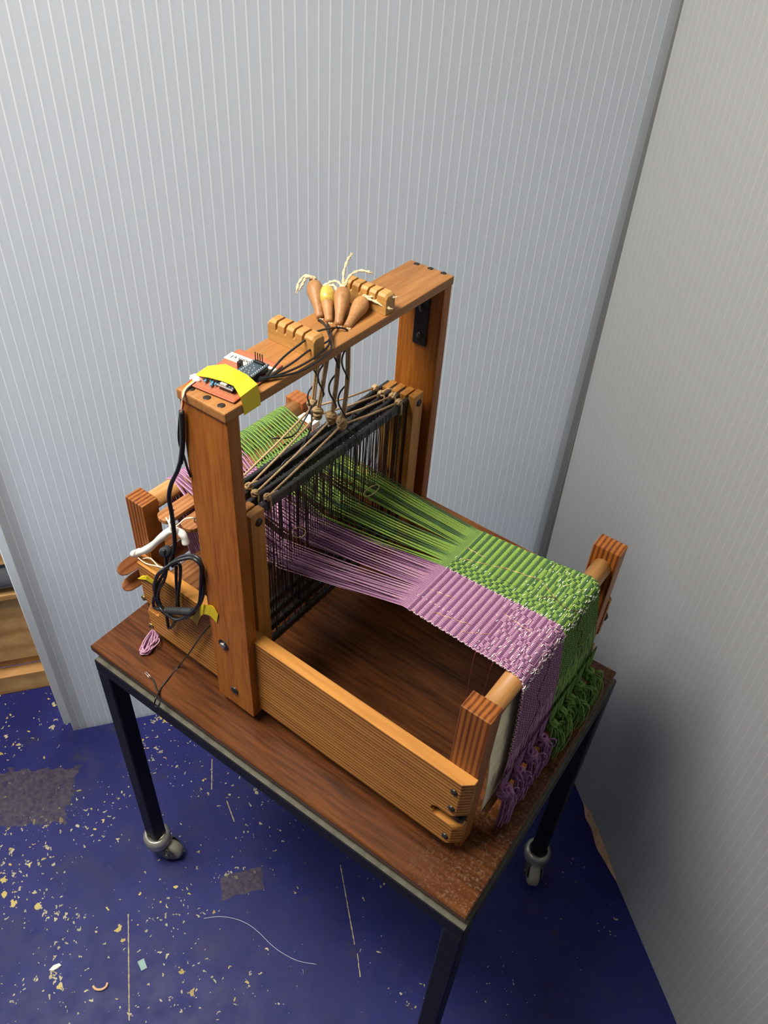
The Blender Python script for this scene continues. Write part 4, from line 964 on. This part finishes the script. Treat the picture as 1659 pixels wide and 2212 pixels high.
# ------------------------------------------------------------------ power cable: sleeve down the upright, coil and plug on the near rail
pc_ = thing('power_cable', 'black power cable hanging down the near upright into a tied coil', 'cable', tuple(PY(370, 1280, -0.012)))
yS = -0.013
def py(x, y, dy=0.0): return PY(x, y, yS + dy)
b0 = PC + V(-0.026, -0.028, 0.003)
for k, (mt, dx) in enumerate((('w_red', 0), ('w_yel', 2), ('w_white', 5))):
    MB().tube(smooth_path([b0 + V(0.003 * k, 0, 0), PZ(398 + dx, 838, BT + 0.003), PY(393 + dx * 0.6, 855, -0.0215), PY(396 - dx * 0.5, 872, -0.0215), PY(391 + dx * 0.5, 890, -0.0205)], 5), 0.0009, 6).build('lead', mt, pc_, smooth=True)
MB().tube(smooth_path([PY(392, 888, -0.0205), PY(394, 925, -0.0205), PY(394, 965, -0.0200), PY(390, 1000, -0.0190)], 5), 0.0028, 10).build('sleeve', 'sleeve', pc_, smooth=True)
MB().tube(smooth_path([PY(391, 990, -0.0190), PY(384, 1015, -0.018), PY(370, 1045, -0.016), PY(365, 1075, -0.0150), PY(371, 1110, -0.0150), PY(376, 1150, -0.0150), PY(377, 1185, -0.0150), PY(369, 1215, -0.0150)], 6), 0.0026, 10).build('drop', 'cable', pc_, smooth=True)
MB().tube(smooth_path([PY(389, 890, -0.0185), PY(386, 930, -0.0185), PY(388, 960, -0.0185), PY(397, 985, -0.0190), PY(405, 1012, -0.0190), PY(412, 1030, -0.0180)], 6), 0.0013, 8).build('thin_lead', 'cable', pc_, smooth=True)
def cr(x, y): return (280 + x / 7.54, 1180 + y / 7.54)
LA = [(600, 330), (470, 460), (410, 640), (420, 820), (500, 1000), (620, 1130), (800, 1195), (1000, 1110), (1130, 960), (1190, 760), (1190, 500), (1170, 300), (1060, 185), (880, 180), (730, 230)]
loopsets = [(0, 0, 1.0, 0.0, LA), (10, -15, 1.0, -0.005, LA), (-14, 8, 0.97, -0.009, LA)]
for k, (ox, oy, sc_, dy, pts) in enumerate(loopsets):
    cxm, cym = 800, 690
    pp = [py(*cr(cxm + (x - cxm) * sc_ + ox + 14 * sin(i * 2.3 + k), cym + (y - cym) * sc_ + oy + 12 * cos(i * 1.7 + k)), dy + 0.002 * sin(i * 1.1 + k * 2)) for i, (x, y) in enumerate(pts)]
    MB().tube(smooth_path(pp, 6, True), 0.0022, 8, closed=True).build('loop', 'cable', pc_, smooth=True)
LB = [(560, 60), (590, 200), (600, 380), (560, 560), (480, 700), (470, 860), (540, 1010), (620, 1090)]
LC = [(640, 320), (560, 440), (470, 600), (430, 760), (390, 860), (400, 990), (520, 1040), (640, 1060)]
LD = [(700, 330), (770, 280), (825, 330), (820, 560), (790, 820), (800, 1010)]
LE = [(760, 330), (760, 560), (775, 820), (770, 1010)]
LF = [(600, 1090), (620, 1250), (640, 1330), (690, 1310), (750, 1210)]
for k, (pts, dy) in enumerate(((LB, -0.008), (LC, -0.004), (LD, -0.002), (LE, 0.001), (LF, 0.002))):
    MB().tube(smooth_path([py(*cr(x, y), dy) for x, y in pts], 6), 0.0021, 8).build('loop', 'cable', pc_, smooth=True)
c0, c1 = py(*cr(610, 1040), -0.008), py(*cr(1030, 1070), -0.008); ax = (c1 - c0); Lp = ax.length
prof = [(0.0028, 0)]
for k in range(7): prof += [(0.0052, Lp * (0.04 + 0.085 * k)), (0.0052, Lp * (0.09 + 0.085 * k)), (0.0044, Lp * (0.095 + 0.085 * k)), (0.0044, Lp * (0.118 + 0.085 * k))]
prof += [(0.0056, Lp * 0.68), (0.0056, Lp * 0.93), (0.0044, Lp)]
MB().lathe(prof, 16, c0, ax).build('plug', 'sleeve', pc_, smooth=False)
MB().lathe([(0.002, -0.006), (0.0068, -0.005), (0.0072, 0.004), (0.004, 0.006)], 16, py(*cr(590, 90), -0.004), (0.3, -1, 0.3)).build('strain_relief', 'sleeve', pc_, smooth=True)

# thin jack lead trailing from the coil over the table edge
zt = 0.0012
tl = [PY(455, 1350, -0.009), PY(437, 1370, -0.012), PY(424, 1388, -0.012), PY(410, 1409, -0.013), PY(397, 1426, -0.015), PZ(385, 1441, zt), PZ(362, 1468, zt), PZ(346, 1490, zt), PY(337, 1508, -0.0765), PY(334, 1522, -0.0790), PY(340, 1528, -0.0800), PY(345, 1518, -0.0780), PZ(342, 1500, 0.0022), PZ(336, 1483, zt), PZ(332, 1470, zt), PZ(326, 1464, zt)]
jl = thing('jack_lead', 'thin dark lead lying on the table and looping over its near edge', 'cable', tuple(PZ(385, 1441, 0)))
MB().tube(smooth_path(tl, 6), 0.00115, 7).build('lead', 'cable', jl, smooth=True)
for k in (-1, 1):
    a = PZ(325 + k * 1.5, 1464 - k * 1.0, zt + 0.0003); b_ = PZ(314 + k * 1.5, 1452 - k * 1.2, zt + 0.0008); MB().tube([a, lerp(a, b_, 0.5), b_], 0.0006, 6).build('tinned_end', 'nickel', jl, smooth=True)

# hank of mauve yarn on the table
hk = MB(); g = random.Random(12)
for k in range(9):
    a0 = PZ(333, 1368, 0.002); c1_ = PZ(312 + g.uniform(-8, 6), 1400 + g.uniform(-6, 4), 0.002); c2_ = PZ(308 + g.uniform(-4, 8), 1413 + g.uniform(-3, 3), 0.002); c3_ = PZ(320 + g.uniform(-3, 6), 1411, 0.003); c4_ = PZ(334 + g.uniform(-6, 12), 1386 + g.uniform(-6, 6), 0.003)
    up = V(0, 0, 0.0012 * k)
    hk.tube(smooth_path([a0 + up, lerp(a0, c1_, 0.5) + up * 1.2, c1_ + up * 0.8, c2_ + up * 0.8, c3_ + up * 0.9, c4_ + up, lerp(c4_, a0, 0.6) + up], 5, True), 0.0010, 6, closed=True)
tag(hk.build('yarn_hank', 'pl', smooth=True), 'small tangled hank of mauve yarn on the table by the near rail', 'yarn')

# ------------------------------------------------------------------ small bits among the heddles
def ring(c, ru, rv, u, v_, r, n=18): return [c + u * ru * cos(2 * pi * i / n) + v_ * rv * sin(2 * pi * i / n) for i in range(n)]
RT, UPV = _R @ V(1, 0, 0), _R @ V(0, 1, 0)
c_ = PX(802, 1060, 0.216)
tag(MB().tube(ring(c_, 0.0115, 0.0055, (RT + UPV * 0.5).normalized(), UPV, 0), 0.0007, 6, closed=True).build('wire_loop', 'brass_wire', smooth=True), 'bent brass wire loop hanging above the green warp', 'wire')
c_ = PX(645, 1150, 0.204)
tag(MB().tube(ring(c_, 0.0085, 0.0060, RT, UPV, 0), 0.0007, 6, closed=True).build('wire_loop', 'brass_wire', smooth=True), 'brass wire loop round a clump of heddles above the mauve warp', 'wire')
for (x, y, xx), lbl in zip(((757, 934, 0.1735), (716, 912, 0.1590)), ('small white paper tag between the front two shafts', 'small white paper tag on the rear shafts below the cord knots')):
    c_ = PX(x, y, xx); tag(MB().box(tuple(c_ - V(0.0006, 0.0065, 0.004)), tuple(c_ + V(0.0006, 0.0065, 0.004))).build('paper_tag', 'paper', bevel=0.0003, seg=1), lbl, 'paper tag')

# ------------------------------------------------------------------ litter on the floor
nl = [PZ(x, y, FZ + 0.0012) for x, y in ((440, 1984), (472, 1980), (505, 1984), (535, 1996), (560, 2015), (585, 2040), (612, 2060), (645, 2076), (684, 2083))]
tag(MB().tube(smooth_path(nl, 6), 0.0004, 5).build('nylon_thread', 'nylon', smooth=True), 'fine pale nylon thread curving across the blue floor', 'thread')
cpt = [PZ(x, y, FZ + 0.003) for x, y in ((201, 2130), (206, 2136), (214, 2138), (223, 2136), (230, 2130), (232, 2123))]
tag(MB().tube(smooth_path(cpt, 5), 0.0022, 8).build('wood_shaving', 'shaving', smooth=True), 'small curved pinkish wood shaving on the floor', 'shaving')
def scrap(name, pts, mat, label, h=0.0012):
    q = [PZ(x, y, FZ + 0.0002) for x, y in pts]; n = len(q)
    vs = q + [p + V(0, 0, h + 0.0012 * (i % 2)) for i, p in enumerate(q)]
    return tag(MB().quadlist(vs, [tuple(range(n - 1, -1, -1)), tuple(range(n, 2 * n))] + [(i, (i + 1) % n, (i + 1) % n + n, i + n) for i in range(n)]).build(name, mat), label, 'scrap')
scrap('paper_scrap', ((297, 2078), (311, 2071), (318, 2091), (306, 2098)), 'mint', 'mint green paper scrap lying on the blue floor')
scrap('foam_scrap', ((106, 2096), (116, 2086), (128, 2081), (133, 2086), (124, 2093), (114, 2098)), 'paper', 'small white crumb of foam on the floor by the long scratch')
